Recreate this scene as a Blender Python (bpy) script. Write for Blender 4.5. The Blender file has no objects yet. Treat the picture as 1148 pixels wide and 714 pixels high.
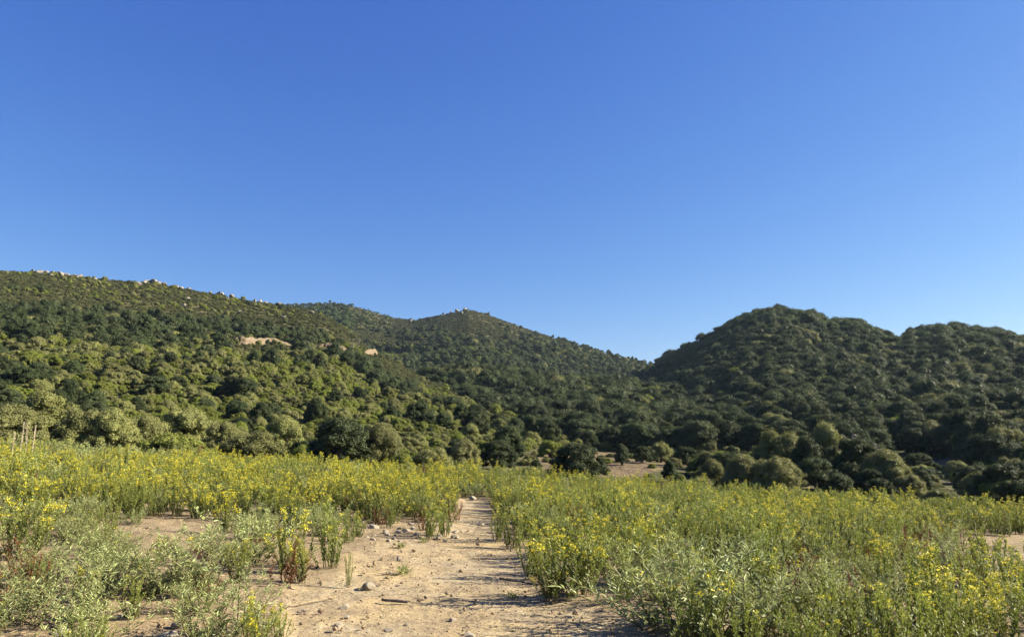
import bpy, math, random
import numpy as np
from mathutils import Vector, Matrix

R_ = math.radians
random.seed(7)
rng = np.random.default_rng(11)
scene = bpy.context.scene
COL = scene.collection

# ------------------------------------------------------------------ camera model (photo 1148 x 714)
FPX, CU, CV = 835.0, 574.0, 357.0
HOR = 480.0
PITCH = math.atan((HOR - CV) / FPX)
EYE = 1.6
CPI, SPI = math.cos(PITCH), math.sin(PITCH)

def ray(u, v):
    a, b = (u - CU) / FPX, (CV - v) / FPX
    return a, CPI - SPI * b, SPI + CPI * b          # x, y, z

def azel(u, v):
    x, y, z = ray(u, v)
    return math.atan2(x, y), z / math.hypot(x, y)

def project(x, y, z):
    dz = z - EYE
    d = y * CPI + dz * SPI
    w = -y * SPI + dz * CPI
    return CU + FPX * x / d, CV - FPX * w / d, d

# ------------------------------------------------------------------ noise
def _hash(ix, iy, seed):
    h = (ix.astype(np.int64) * 374761393 + iy.astype(np.int64) * 668265263 + seed * 1442695041) & 0xFFFFFFFF
    h = ((h ^ (h >> 13)) * 1274126177) & 0xFFFFFFFF
    return ((h ^ (h >> 16)) & 0xFFFF) / 65535.0

def vnoise(x, y, seed=0):
    x = np.asarray(x, float); y = np.asarray(y, float)
    ix, iy = np.floor(x), np.floor(y)
    fx, fy = x - ix, y - iy
    fx = fx * fx * (3 - 2 * fx); fy = fy * fy * (3 - 2 * fy)
    a = _hash(ix, iy, seed); b = _hash(ix + 1, iy, seed)
    c = _hash(ix, iy + 1, seed); d = _hash(ix + 1, iy + 1, seed)
    return (a * (1 - fx) + b * fx) * (1 - fy) + (c * (1 - fx) + d * fx) * fy

def fbm(x, y, seed=0, oct=4):
    s, a, t = 0.0, 1.0, 0.0
    for i in range(oct):
        s = s + a * (vnoise(x * 2 ** i + 17.3 * i, y * 2 ** i - 9.1 * i, seed + i) - .5)
        t += a; a *= .5
    return 2 * s / t                              # about -1..1

def sstep(a, b, x):
    t = np.clip((x - a) / (b - a), 0, 1)
    return t * t * (3 - 2 * t)

# ------------------------------------------------------------------ terrain
def table(rows):
    th, el, rr = [], [], []
    for u, v, d in rows:
        a, e = azel(u, v)
        th.append(a); el.append(e); rr.append(d)
    return np.array(th), np.array(el), np.array(rr, float)

# u, v of the crest line, distance of the crest
LEFT = table([(-420, 310, 480), (-200, 297, 460), (0, 304, 430), (60, 308, 425), (120, 314, 420), (165, 317, 415), (200, 323, 410),
              (260, 334, 400), (320, 344, 385), (360, 352, 370), (385, 366, 350), (410, 388, 320), (440, 405, 290),
              (480, 428, 255), (530, 452, 215), (600, 480, 160), (650, 500, 130), (720, 520, 110), (900, 545, 100), (1500, 560, 100)])
MID = table([(-420, 420, 1000), (150, 370, 1000), (260, 347, 1000), (330, 342, 1000), (370, 341, 980), (400, 344, 950), (440, 356, 900), (465, 359, 850),
             (490, 354, 820), (525, 347, 800), (545, 352, 800), (600, 372, 790), (650, 387, 770), (700, 401, 740), (735, 410, 700),
             (780, 425, 650), (850, 440, 600), (1000, 460, 600), (1500, 480, 600)])
RIGHT = table([(560, 470, 620), (640, 440, 600), (700, 424, 570), (735, 413, 540), (760, 403, 510), (790, 389, 480), (805, 380, 470), (820, 371, 460), (850, 361, 450),
               (870, 359, 445), (905, 363, 440), (925, 373, 440), (960, 376, 440), (985, 384, 440), (1005, 390, 440),
               (1030, 385, 440), (1060, 381, 440), (1100, 384, 440), (1148, 393, 440), (1300, 415, 440), (1700, 440, 440), (2400, 480, 440)])
V_TH = np.array([-80, -35, -10, 5, 20, 35, 80.]) * math.pi / 180
V_Z = np.array([.6, .3, -1.2, -2.4, -3.2, -4.2, -4.5])
E_TH = V_TH
E_R = np.array([32, 32, 27, 25, 23.5, 23.5, 24.])

def hill(th, r, tab, rb, expo, seed, amp, lam, zb):
    el = np.interp(th, tab[0], tab[1]); rr = np.interp(th, tab[0], tab[2])
    zr = EYE + rr * el
    t = (r - rb) / np.maximum(rr - rb, 1)
    tc = np.clip(t, 0, 1)
    z = zb + (zr - zb) * tc ** expo
    x, y = r * np.sin(th), r * np.cos(th)
    z = z + amp * fbm(x / lam, y / lam, seed, 3) * np.sin(math.pi * tc) * np.clip((zr - zb) / 40, 0, 1)
    z = np.where(t > 1, zr - (r - rr) * .45, z)
    return np.where(t > 0, z, -999.), t

def field_z(x, y):
    return -.02 * y - .05 * x

def terrain(x, y, info=False):
    x = np.asarray(x, float); y = np.asarray(y, float)
    r = np.hypot(x, y) + 1e-6
    th = np.arctan2(x, y)
    back = sstep(1.3, 1.9, np.abs(th))
    zv = np.interp(th, V_TH, V_Z) + .5 * fbm(x / 14, y / 14, 5, 3)
    er = np.interp(th, E_TH, E_R)
    k = sstep(er, er + 22, r)
    zf = field_z(x, y) + .10 * fbm(x / 3.1, y / 3.1, 2, 3)
    base = zf * (1 - k) + zv * k
    base = np.where(back > 0, base * (1 - back) + back * field_z(x, 0) * .3, base)
    hl, tl = hill(th, r, LEFT, np.interp(th, [-.7, -.1, .1], [58, 75, 85]), 1.32, 21, 5, 70, zv)
    hm, tm = hill(th, r, MID, 125., 1.5, 31, 14, 140, zv)
    hr, tr = hill(th, r, RIGHT, np.interp(th, [.1, .35, .6], [210, 120, 100]), 1.22, 41, 11, 90, zv)
    lowside = 1 - sstep(.95, 1.35, np.abs(th))
    best = np.maximum(np.maximum(hl, hm), hr)
    best = np.where(best > -900, (best - zv) * lowside + zv, best)
    z = np.maximum(base, np.where(best > -900, best, base))
    if info:
        which = np.where(best <= base + .05, 0, np.where(hl >= np.maximum(hm, hr), 1, np.where(hm >= hr, 2, 3)))
        t = np.choose(which, [tl * 0, tl, tm, tr])
        return z, which, t, k
    return z

def tz(x, y):
    return float(terrain(x, y))

def hit(u, v):
    """ground point seen at photo pixel u, v (crest point if the ray clears the ground)"""
    dx, dy, dz = ray(u, v)
    h = math.hypot(dx, dy)
    s = np.geomspace(2.5, 1300, 2600) / h
    zz = terrain(dx * s, dy * s)
    g = np.nonzero(zz > EYE + dz * s)[0]
    if len(g):
        i = g[0]
    else:
        i = int(np.argmax((zz - EYE) / s))
    return dx * s[i], dy * s[i], float(zz[i])

def at(u, d):
    """ground point at horizontal distance d below photo column u (taken on the horizon)"""
    a, _ = azel(u, 500)
    x, y = d * math.sin(a), d * math.cos(a)
    return x, y, tz(x, y)

def poly_world(pts):
    return [hit(u, v)[:2] for u, v in pts]

def inside(px, py, poly):
    px = np.asarray(px, float); py = np.asarray(py, float)
    res = np.zeros(px.shape, bool)
    n = len(poly)
    for i in range(n):
        x0, y0 = poly[i]; x1, y1 = poly[(i + 1) % n]
        c = ((y0 > py) != (y1 > py)) & (px < (x1 - x0) * (py - y0) / (y1 - y0 + 1e-12) + x0)
        res ^= c
    return res

PATH = poly_world([(280, 790), (312, 714), (322, 680), (332, 656), (388, 644), (393, 616), (440, 606), (500, 599), (514, 582), (513, 559), (549, 559),
                   (551, 576), (566, 602), (592, 628), (600, 668), (650, 680), (705, 692), (735, 714), (790, 790)])
BARE = [PATH,
        poly_world([(1082, 604), (1180, 600), (1180, 628), (1130, 632), (1105, 640), (1075, 622)]),
        poly_world([(130, 592), (225, 586), (235, 604), (185, 615), (140, 606)]),
        poly_world([(175, 690), (225, 686), (235, 714), (165, 714)]),
        poly_world([(60, 640), (92, 636), (95, 655), (60, 660)])]
EARTH = [poly_world([(596, 503), (640, 500), (700, 506), (745, 512), (770, 520), (745, 530), (700, 534), (600, 532)]),
         poly_world([(715, 489), (738, 489), (738, 494), (715, 494)])]
EARTH_BLOBS = [(1030, 523, 6), (845, 501, 6), (770, 515, 5)]
EB = [(*hit(u, v)[:2], s) for u, v, s in EARTH_BLOBS]

def earth_mask(x, y):
    m = np.zeros(np.shape(x))
    j = 3.0
    nx = x + j * fbm(x / 6, y / 6, 71, 2); ny = y + j * fbm(x / 6, y / 6, 72, 2)
    for p in EARTH:
        m = np.maximum(m, inside(nx, ny, p))
    for bx, by, s in EB:
        m = np.maximum(m, np.exp(-((nx - bx) ** 2 + (ny - by) ** 2) / (2 * s * s)))
    return np.clip(m, 0, 1)

# ------------------------------------------------------------------ mesh helpers
def mesh_np(name, V, F, mats, midx=None, attrs=None, smooth=False, pattrs=None):
    me = bpy.data.meshes.new(name)
    V = np.asarray(V, np.float32)
    if not isinstance(F, list):
        F = [F]
    F = [f for f in F if len(f)]
    me.vertices.add(len(V)); me.vertices.foreach_set('co', V.ravel())
    loops = np.concatenate([np.asarray(f, np.int32).ravel() for f in F])
    sizes = np.concatenate([np.full(len(f), np.asarray(f).shape[1], np.int32) for f in F])
    starts = np.concatenate([[0], np.cumsum(sizes)[:-1]]).astype(np.int32)
    me.loops.add(len(loops)); me.loops.foreach_set('vertex_index', loops)
    me.polygons.add(len(sizes)); me.polygons.foreach_set('loop_start', starts)
    for m in mats:
        me.materials.append(m)
    if midx is not None:
        me.polygons.foreach_set('material_index', np.asarray(midx, np.int32))
    me.polygons.foreach_set('use_smooth', np.full(len(sizes), smooth, bool))
    for k, a in (attrs or {}).items():
        at_ = me.attributes.new(k, 'FLOAT', 'FACE'); at_.data.foreach_set('value', np.asarray(a, np.float32))
    for k, a in (pattrs or {}).items():
        at_ = me.attributes.new(k, 'FLOAT', 'POINT'); at_.data.foreach_set('value', np.asarray(a, np.float32))
    me.update(calc_edges=True)
    me.validate()
    return me

def link(name, me, parent=None, **props):
    o = bpy.data.objects.new(name, me)
    COL.objects.link(o)
    if parent is not None:
        o.parent = parent
    for k, v in props.items():
        o[k] = v
    return o

def thing(name, label, cat, loc=(0, 0, 0), rz=0, sc=(1, 1, 1), group=None):
    o = bpy.data.objects.new(name, None); COL.objects.link(o)
    o.empty_display_size = .2
    o.location = loc; o.rotation_euler = (0, 0, rz); o.scale = sc
    o['label'] = label; o['category'] = cat
    if group:
        o['group'] = group
    return o

def unit(a):
    return a / (np.linalg.norm(a, axis=1, keepdims=True) + 1e-9)

def rand_dirs(n, g):
    return unit(g.normal(size=(n, 3)))

def leaves(P, D, N, L, W, fold=.0):
    """rhombic leaves: P base points, D directions, N rough normals"""
    D = unit(D)
    S = unit(np.cross(D, N))
    N2 = np.cross(S, D)
    L = np.asarray(L)[:, None]; W = np.asarray(W)[:, None]
    mid = P + D * L * .45
    V = np.stack([P, mid + S * W * .5 + N2 * L * fold, P + D * L, mid - S * W * .5 + N2 * L * fold], 1).reshape(-1, 3)
    F = np.arange(len(P) * 4).reshape(-1, 4)
    return V, F

def tube(pts, rads, sides=5):
    pts = np.asarray(pts, float); n = len(pts)
    T = np.gradient(pts, axis=0); T = unit(T)
    ref = np.array([.31, .17, .93]); ref2 = np.array([.9, .3, .1])
    A = np.cross(T, ref); A = np.where(np.linalg.norm(A, axis=1, keepdims=True) < .2, np.cross(T, ref2), A); A = unit(A)
    B = np.cross(T, A)
    ang = np.arange(sides) * 2 * math.pi / sides
    V = pts[:, None, :] + np.asarray(rads)[:, None, None] * (np.cos(ang)[None, :, None] * A[:, None, :] + np.sin(ang)[None, :, None] * B[:, None, :])
    V = V.reshape(-1, 3)
    F = []
    for i in range(n - 1):
        for k in range(sides):
            a = i * sides + k; b = i * sides + (k + 1) % sides
            F.append((a, b, b + sides, a + sides))
    return V, np.array(F)

class Acc:
    def __init__(s): s.V = []; s.F = {}; s.n = 0; s.a = {}
    def add(s, V, F, a=None):
        F = np.asarray(F); k = F.shape[1]
        s.F.setdefault(k, []).append(F + s.n); s.V.append(np.asarray(V, float)); s.n += len(V)
        s.a.setdefault(k, []).append(np.zeros(len(F)) if a is None else np.broadcast_to(a, (len(F),)))
    def mesh(s, name, mat, smooth=False, attr='lr'):
        ks = sorted(s.F)
        return mesh_np(name, np.concatenate(s.V), [np.concatenate(s.F[k]) for k in ks], [mat],
                       attrs={attr: np.concatenate([np.concatenate(s.a[k]) for k in ks])}, smooth=smooth)

def ico(sub):
    import bmesh
    bm = bmesh.new(); bmesh.ops.create_icosphere(bm, subdivisions=sub, radius=1)
    V = np.array([v.co[:] for v in bm.verts]); F = np.array([[v.index for v in f.verts] for f in bm.faces]); bm.free()
    return V, F
ICO1, ICO2, ICO3, ICO4 = ico(1), ico(2), ico(3), ico(4)

# ------------------------------------------------------------------ materials
class NT:
    def __init__(s, tree): s.t = tree; s.n = tree.nodes; s.l = tree.links
    def new(s, typ, **kw):
        nd = s.n.new(typ)
        for k, v in kw.items():
            setattr(nd, k, v)
        return nd
    def put(s, sock, val):
        if hasattr(val, 'is_output') or isinstance(val, bpy.types.NodeSocket):
            s.l.new(val, sock)
        else:
            sock.default_value = val
    def noise(s, vec, scale, detail=4, rough=.55, dist=0):
        nd = s.new('ShaderNodeTexNoise'); s.put(nd.inputs['Vector'], vec)
        nd.inputs['Scale'].default_value = scale; nd.inputs['Detail'].default_value = detail
        nd.inputs['Roughness'].default_value = rough; nd.inputs['Distortion'].default_value = dist
        return nd.outputs['Fac']
    def ramp(s, fac, a, b):
        nd = s.new('ShaderNodeMapRange'); s.put(nd.inputs['Value'], fac)
        nd.inputs['From Min'].default_value = a; nd.inputs['From Max'].default_value = b
        return nd.outputs['Result']
    def mix(s, fac, a, b, mode='MIX'):
        nd = s.new('ShaderNodeMix', data_type='RGBA', blend_type=mode)
        s.put(nd.inputs['Factor'], fac); s.put(nd.inputs[6], a); s.put(nd.inputs[7], b)
        return nd.outputs[2]
    def math(s, op, a, b=0.):
        nd = s.new('ShaderNodeMath', operation=op); s.put(nd.inputs[0], a); s.put(nd.inputs[1], b)
        return nd.outputs[0]
    def attr(s, name):
        nd = s.new('ShaderNodeAttribute', attribute_name=name); return nd.outputs['Fac']

def rgba(c): return (*c, 1.)

def new_mat(name):
    m = bpy.data.materials.new(name); m.use_nodes = True
    nt = NT(m.node_tree); nt.n.clear()
    out = nt.new('ShaderNodeOutputMaterial')
    return m, nt, out

def leaf_mat(name, c_a, c_b, c_c, trans=.3, tcol=None, gloss=.25, var=.5):
    """leaf material: colour runs a..b by leaf, shifted to c by individual plant"""
    m, nt, out = new_mat(name)
    oi = nt.new('ShaderNodeObjectInfo')
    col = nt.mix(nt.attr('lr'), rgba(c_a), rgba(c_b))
    col = nt.mix(nt.math('MULTIPLY', oi.outputs['Random'], var), col, rgba(c_c))
    h = nt.new('ShaderNodeHueSaturation')
    r2 = nt.math('FRACT', nt.math('MULTIPLY', oi.outputs['Random'], 13.7))
    nt.put(h.inputs['Value'], nt.math('MULTIPLY_ADD', r2, .5)); h.inputs['Value'].links[0].from_node.inputs[2].default_value = .75
    nt.put(h.inputs['Color'], col)
    col = h.outputs['Color']
    p = nt.new('ShaderNodeBsdfPrincipled')
    nt.put(p.inputs['Base Color'], col); p.inputs['Roughness'].default_value = .55
    p.inputs['Specular IOR Level'].default_value = gloss
    tr = nt.new('ShaderNodeBsdfTranslucent')
    nt.put(tr.inputs['Color'], nt.mix(.5, col, rgba(tcol or c_b)))
    mx = nt.new('ShaderNodeMixShader'); mx.inputs[0].default_value = trans
    nt.l.new(p.outputs[0], mx.inputs[1]); nt.l.new(tr.outputs[0], mx.inputs[2]); nt.l.new(mx.outputs[0], out.inputs[0])
    return m

def rough_mat(name, cols, scale, rough=.9, bump=.3, bscale=None, bdist=.02, obj=True):
    m, nt, out = new_mat(name)
    tc = nt.new('ShaderNodeTexCoord'); vec = tc.outputs['Object']
    f = nt.ramp(nt.noise(vec, scale, 6, .65), .32, .68)
    col = nt.mix(f, rgba(cols[0]), rgba(cols[1]))
    if len(cols) > 2:
        col = nt.mix(nt.ramp(nt.noise(vec, scale * 3.7, 3), .5, .66), col, rgba(cols[2]))
    oi = nt.new('ShaderNodeObjectInfo')
    h = nt.new('ShaderNodeHueSaturation'); nt.put(h.inputs['Color'], col)
    q = nt.math('MULTIPLY_ADD', oi.outputs['Random'], .3); q.node.inputs[2].default_value = .85
    nt.put(h.inputs['Value'], q)
    p = nt.new('ShaderNodeBsdfPrincipled'); nt.put(p.inputs['Base Color'], h.outputs['Color']); p.inputs['Roughness'].default_value = rough
    p.inputs['Specular IOR Level'].default_value = .2
    b = nt.new('ShaderNodeBump'); b.inputs['Strength'].default_value = bump; b.inputs['Distance'].default_value = bdist
    nt.put(b.inputs['Height'], nt.noise(vec, bscale or scale * 4, 5, .6)); nt.l.new(b.outputs[0], p.inputs['Normal'])
    nt.l.new(p.outputs[0], out.inputs[0])
    return m

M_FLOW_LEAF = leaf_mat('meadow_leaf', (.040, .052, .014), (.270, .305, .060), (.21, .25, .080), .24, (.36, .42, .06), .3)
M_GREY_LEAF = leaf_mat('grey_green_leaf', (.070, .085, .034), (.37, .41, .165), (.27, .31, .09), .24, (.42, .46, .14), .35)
M_BLOSSOM = leaf_mat('yellow_blossom', (.50, .41, .015), (.66, .55, .03), (.48, .46, .05), .28, (.8, .7, .05), var=.6)
M_STEM = leaf_mat('weed_stem', (.10, .085, .035), (.17, .16, .06), (.13, .08, .04), .05)
M_PALE_STEM = leaf_mat('pale_stem', (.34, .29, .18), (.42, .36, .24), (.30, .26, .16), .05)
M_RUST = leaf_mat('rusty_seed', (.12, .040, .018), (.20, .075, .03), (.14, .07, .03), .15)
M_STRAW = leaf_mat('dry_straw', (.32, .245, .12), (.46, .36, .19), (.34, .24, .13), .15)
M_OAK = leaf_mat('oak_leaf', (.034, .050, .019), (.064, .082, .030), (.068, .074, .038), .2, (.11, .14, .04), .10)
M_OLIVE = leaf_mat('olive_leaf', (.155, .165, .054), (.225, .230, .078), (.155, .150, .066), .25, (.26, .26, .07), .10, .7)
M_LENTISK = leaf_mat('lentisk_leaf', (.118, .146, .025), (.190, .215, .038), (.165, .165, .045), .25, (.23, .26, .035), .12)
M_PINE = leaf_mat('pine_leaf', (.048, .070, .024), (.078, .102, .034), (.066, .080, .032), .18, (.10, .13, .03), .08)
M_HEATH = leaf_mat('heath_leaf', (.058, .068, .026), (.092, .098, .036), (.084, .078, .033), .15, (.11, .11, .04), .08)
M_BARK = rough_mat('bark', [(.05, .042, .034), (.10, .085, .07)], 6, bump=.6, bdist=.05)
M_DEAD = rough_mat('dead_wood', [(.13, .115, .10), (.21, .19, .165)], 6, bump=.4, bdist=.03)
M_ROCK = rough_mat('granite', [(.14, .128, .107), (.24, .222, .185), (.14, .11, .075)], .9, bump=.6, bdist=.12)
M_STONE = rough_mat('field_stone', [(.22, .185, .135), (.34, .295, .22), (.15, .12, .08)], 9, bump=.5, bdist=.01)
M_STICK = rough_mat('weathered_stick', [(.07, .055, .045), (.14, .11, .09)], 25, bump=.5, bdist=.003)
M_BANK = rough_mat('bank_earth', [(.115, .084, .052), (.19, .145, .092), (.065, .050, .032)], 1.1, bump=.7, bdist=.4)
M_CLOD = rough_mat('dry_soil_clod', [(.15, .105, .062), (.27, .20, .12)], 20, bump=.5, bdist=.006)

def ground_mat():
    m, nt, out = new_mat('dry_field_soil')
    g = nt.new('ShaderNodeNewGeometry'); vec = g.outputs['Position']
    big = nt.noise(vec, .55, 5, .6, .4)
    mid = nt.noise(vec, 3.2, 6, .62, .6)
    fine = nt.noise(vec, 22, 6, .7)
    col = nt.mix(nt.ramp(mid, .34, .66), rgba((.190, .147, .090)), rgba((.365, .298, .192)))
    col = nt.mix(nt.ramp(big, .42, .62), col, rgba((.32, .24, .125)))
    col = nt.mix(nt.math('MULTIPLY', nt.ramp(nt.noise(vec, 1.9, 8, .72, .8), .46, .60), .75), col, rgba((.19, .142, .090)))
    # bare trodden soil is paler, litter between the plants is browner
    col = nt.mix(nt.math('MULTIPLY', nt.math('SUBTRACT', 1., nt.attr('path')), .62), col, rgba((.15, .107, .062)))
    straw = nt.math('MULTIPLY', nt.ramp(nt.noise(vec, 5.5, 5, .75, 1.2), .48, .66), nt.ramp(fine, .40, .60))
    col = nt.mix(nt.math('MULTIPLY', straw, .75), col, rgba((.43, .34, .19)))
    spk = nt.noise(vec, 70, 3, .7)
    col = nt.mix(nt.math('MULTIPLY', nt.ramp(spk, .58, .72), .6), col, rgba((.46, .385, .26)))
    col = nt.mix(nt.math('MULTIPLY', nt.ramp(spk, .42, .30), .55), col, rgba((.13, .095, .058)))
    col = nt.mix(nt.math('MULTIPLY', nt.ramp(fine, .38, .22), .8), col, rgba((.10, .072, .045)))
    vor = nt.new('ShaderNodeTexVoronoi'); vor.inputs['Scale'].default_value = 26; nt.put(vor.inputs['Vector'], vec)
    peb = nt.math('MULTIPLY', nt.ramp(vor.outputs['Distance'], .16, .09), nt.ramp(nt.noise(vec, 9, 2), .52, .58))
    col = nt.mix(peb, col, nt.mix(nt.noise(vec, 31, 1), rgba((.15, .115, .075)), rgba((.42, .35, .25))))
    p = nt.new('ShaderNodeBsdfPrincipled'); nt.put(p.inputs['Base Color'], col); p.inputs['Roughness'].default_value = .95
    p.inputs['Specular IOR Level'].default_value = .1
    h = nt.math('ADD', nt.math('MULTIPLY', mid, .040), nt.math('MULTIPLY', fine, .024))
    h = nt.math('ADD', h, nt.math('MULTIPLY', peb, .010))
    b = nt.new('ShaderNodeBump'); b.inputs['Strength'].default_value = .9; b.inputs['Distance'].default_value = 1.
    nt.put(b.inputs['Height'], h); nt.l.new(b.outputs[0], p.inputs['Normal'])
    nt.l.new(p.outputs[0], out.inputs[0])
    return m

def hill_mat():
    m, nt, out = new_mat('hill_scrub_ground')
    g = nt.new('ShaderNodeNewGeometry'); vec = g.outputs['Position']
    n1 = nt.noise(vec, .05, 6, .65, .3); n2 = nt.noise(vec, .45, 6, .7)
    col = nt.mix(nt.ramp(n2, .36, .64), rgba((.045, .050, .018)), rgba((.095, .085, .036)))
    col = nt.mix(nt.math('MULTIPLY', nt.ramp(nt.noise(vec, 1.7, 6, .75, .5), .5, .7), .35), col, rgba((.13, .11, .05)))
    col = nt.mix(nt.math('MULTIPLY', nt.ramp(n1, .5, .7), .7), col, rgba((.105, .084, .045)))
    e = nt.ramp(nt.math('MULTIPLY_ADD', n2, .5), 0, 1)
    e = nt.ramp(nt.math('ADD', nt.attr('earth'), nt.math('MULTIPLY', nt.math('SUBTRACT', n2, .5), .9)), .38, .62)
    soil = nt.mix(nt.ramp(nt.noise(vec, .9, 5, .7), .35, .65), rgba((.085, .060, .036)), rgba((.165, .120, .070)))
    soil = nt.mix(nt.math('MULTIPLY', nt.ramp(nt.noise(vec, .22, 4, .7), .5, .66), .6), soil, rgba((.17, .15, .055)))
    col = nt.mix(e, col, soil)
    p = nt.new('ShaderNodeBsdfPrincipled'); nt.put(p.inputs['Base Color'], col); p.inputs['Roughness'].default_value = .95
    p.inputs['Specular IOR Level'].default_value = .1
    b = nt.new('ShaderNodeBump'); b.inputs['Strength'].default_value = .8; b.inputs['Distance'].default_value = 1.
    nt.put(b.inputs['Height'], nt.math('MULTIPLY', n2, 1.2)); nt.l.new(b.outputs[0], p.inputs['Normal'])
    nt.l.new(p.outputs[0], out.inputs[0])
    return m

M_GROUND, M_HILL = ground_mat(), hill_mat()

# ------------------------------------------------------------------ terrain mesh: one polar sheet cut into field, path and hills
def build_terrain():
    fa = np.arange(-48, 48.01, .2)
    ca = np.arange(52, 308.1, 4.)
    az = np.concatenate([fa, ca]) * math.pi / 180
    na = len(az)
    rr = [0.6, 1.4, 2.2, 3.0]
    while rr[-1] < 1250:
        rr.append(rr[-1] * (1.011 if rr[-1] < 60 else 1.014))
    rr += [1400, 1700, 2200, 3000]
    rr = np.array(rr); nr = len(rr)
    A, Rr = np.meshgrid(az, rr)
    X, Y = Rr * np.sin(A), Rr * np.cos(A)
    Z, which, t, k = terrain(X, Y, True)
    pm = inside(X + .12 * fbm(X * 2.2, Y * 2.2, 61, 3), Y + .25 * fbm(X * 2, Y * 2, 62, 3), PATH).astype(float)
    bm_ = pm.copy()
    for b in BARE[1:]:
        bm_ = np.maximum(bm_, .08 * inside(X + .2 * fbm(X * 2, Y * 2, 63, 2), Y + .3 * fbm(X * 2, Y * 2, 64, 2), b))
    # trodden path lies a little lower and is lumpy with old footprints
    near = 1 - sstep(26, 34, Rr)
    ps = pm.copy()
    for _ in range(6):
        for ax in (0, 1):
            ps = (np.roll(ps, 1, ax) + ps * 2 + np.roll(ps, -1, ax)) / 4
    Z = Z - .03 * ps * near + near * (.018 * fbm(X * 5.5, Y * 5.5, 81, 3) + .03 * (1 - ps) * fbm(X * 2.6, Y * 2.6, 82, 3))
    em = earth_mask(X, Y) * (Rr > 36)
    # blur the path mask a little for soft edges
    for _ in range(5):
        for ax in (0, 1):
            bm_ = (np.roll(bm_, 1, ax) + bm_ * 2 + np.roll(bm_, -1, ax)) / 4
    V = np.stack([X, Y, Z], -1).reshape(-1, 3)
    V = np.concatenate([V, [[0, 0, tz(0, 0.01)]]])
    global ZLOW, ZTOP
    ZLOW, ZTOP = float(V[:, 2].min()), float(V[:, 2].max())
    i, j = np.meshgrid(np.arange(nr - 1), np.arange(na), indexing='ij')
    j2 = (j + 1) % na
    Q = np.stack([i * na + j, i * na + j2, (i + 1) * na + j2, (i + 1) * na + j], -1).reshape(-1, 4)[:, ::-1]
    cap = np.array([[nr * na, (q + 1) % na, q] for q in range(na)])[:, ::-1]
    fr = Rr.reshape(-1)[Q].mean(1); fp = pm.reshape(-1)[Q].mean(1)
    fe = np.interp(A.reshape(-1)[Q[:, 0]], E_TH, E_R) + 6
    is_path = (fp > .5) & (fr < 40)
    is_field = (fr < fe) & ~is_path
    is_hill = ~is_path & ~is_field
    attr = {'path': np.append(bm_.reshape(-1), 0), 'earth': np.append(em.reshape(-1), 0)}
    for name, sel, tri, mat in (('field_ground', is_field, cap, M_GROUND), ('dirt_path', is_path, cap[:0], M_GROUND), ('hills', is_hill, cap[:0], M_HILL)):
        q = Q[sel]
        used = np.unique(np.concatenate([q.ravel(), tri.ravel().astype(int)]))
        remap = np.zeros(len(V), int); remap[used] = np.arange(len(used))
        fl = [remap[tri.astype(int)], remap[q]] if len(tri) else [remap[q]]
        me = mesh_np(name, V[used], fl, [mat], smooth=True, pattrs={k_: v_[used] for k_, v_ in attr.items()})
        link(name, me, kind='structure')
build_terrain()

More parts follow.
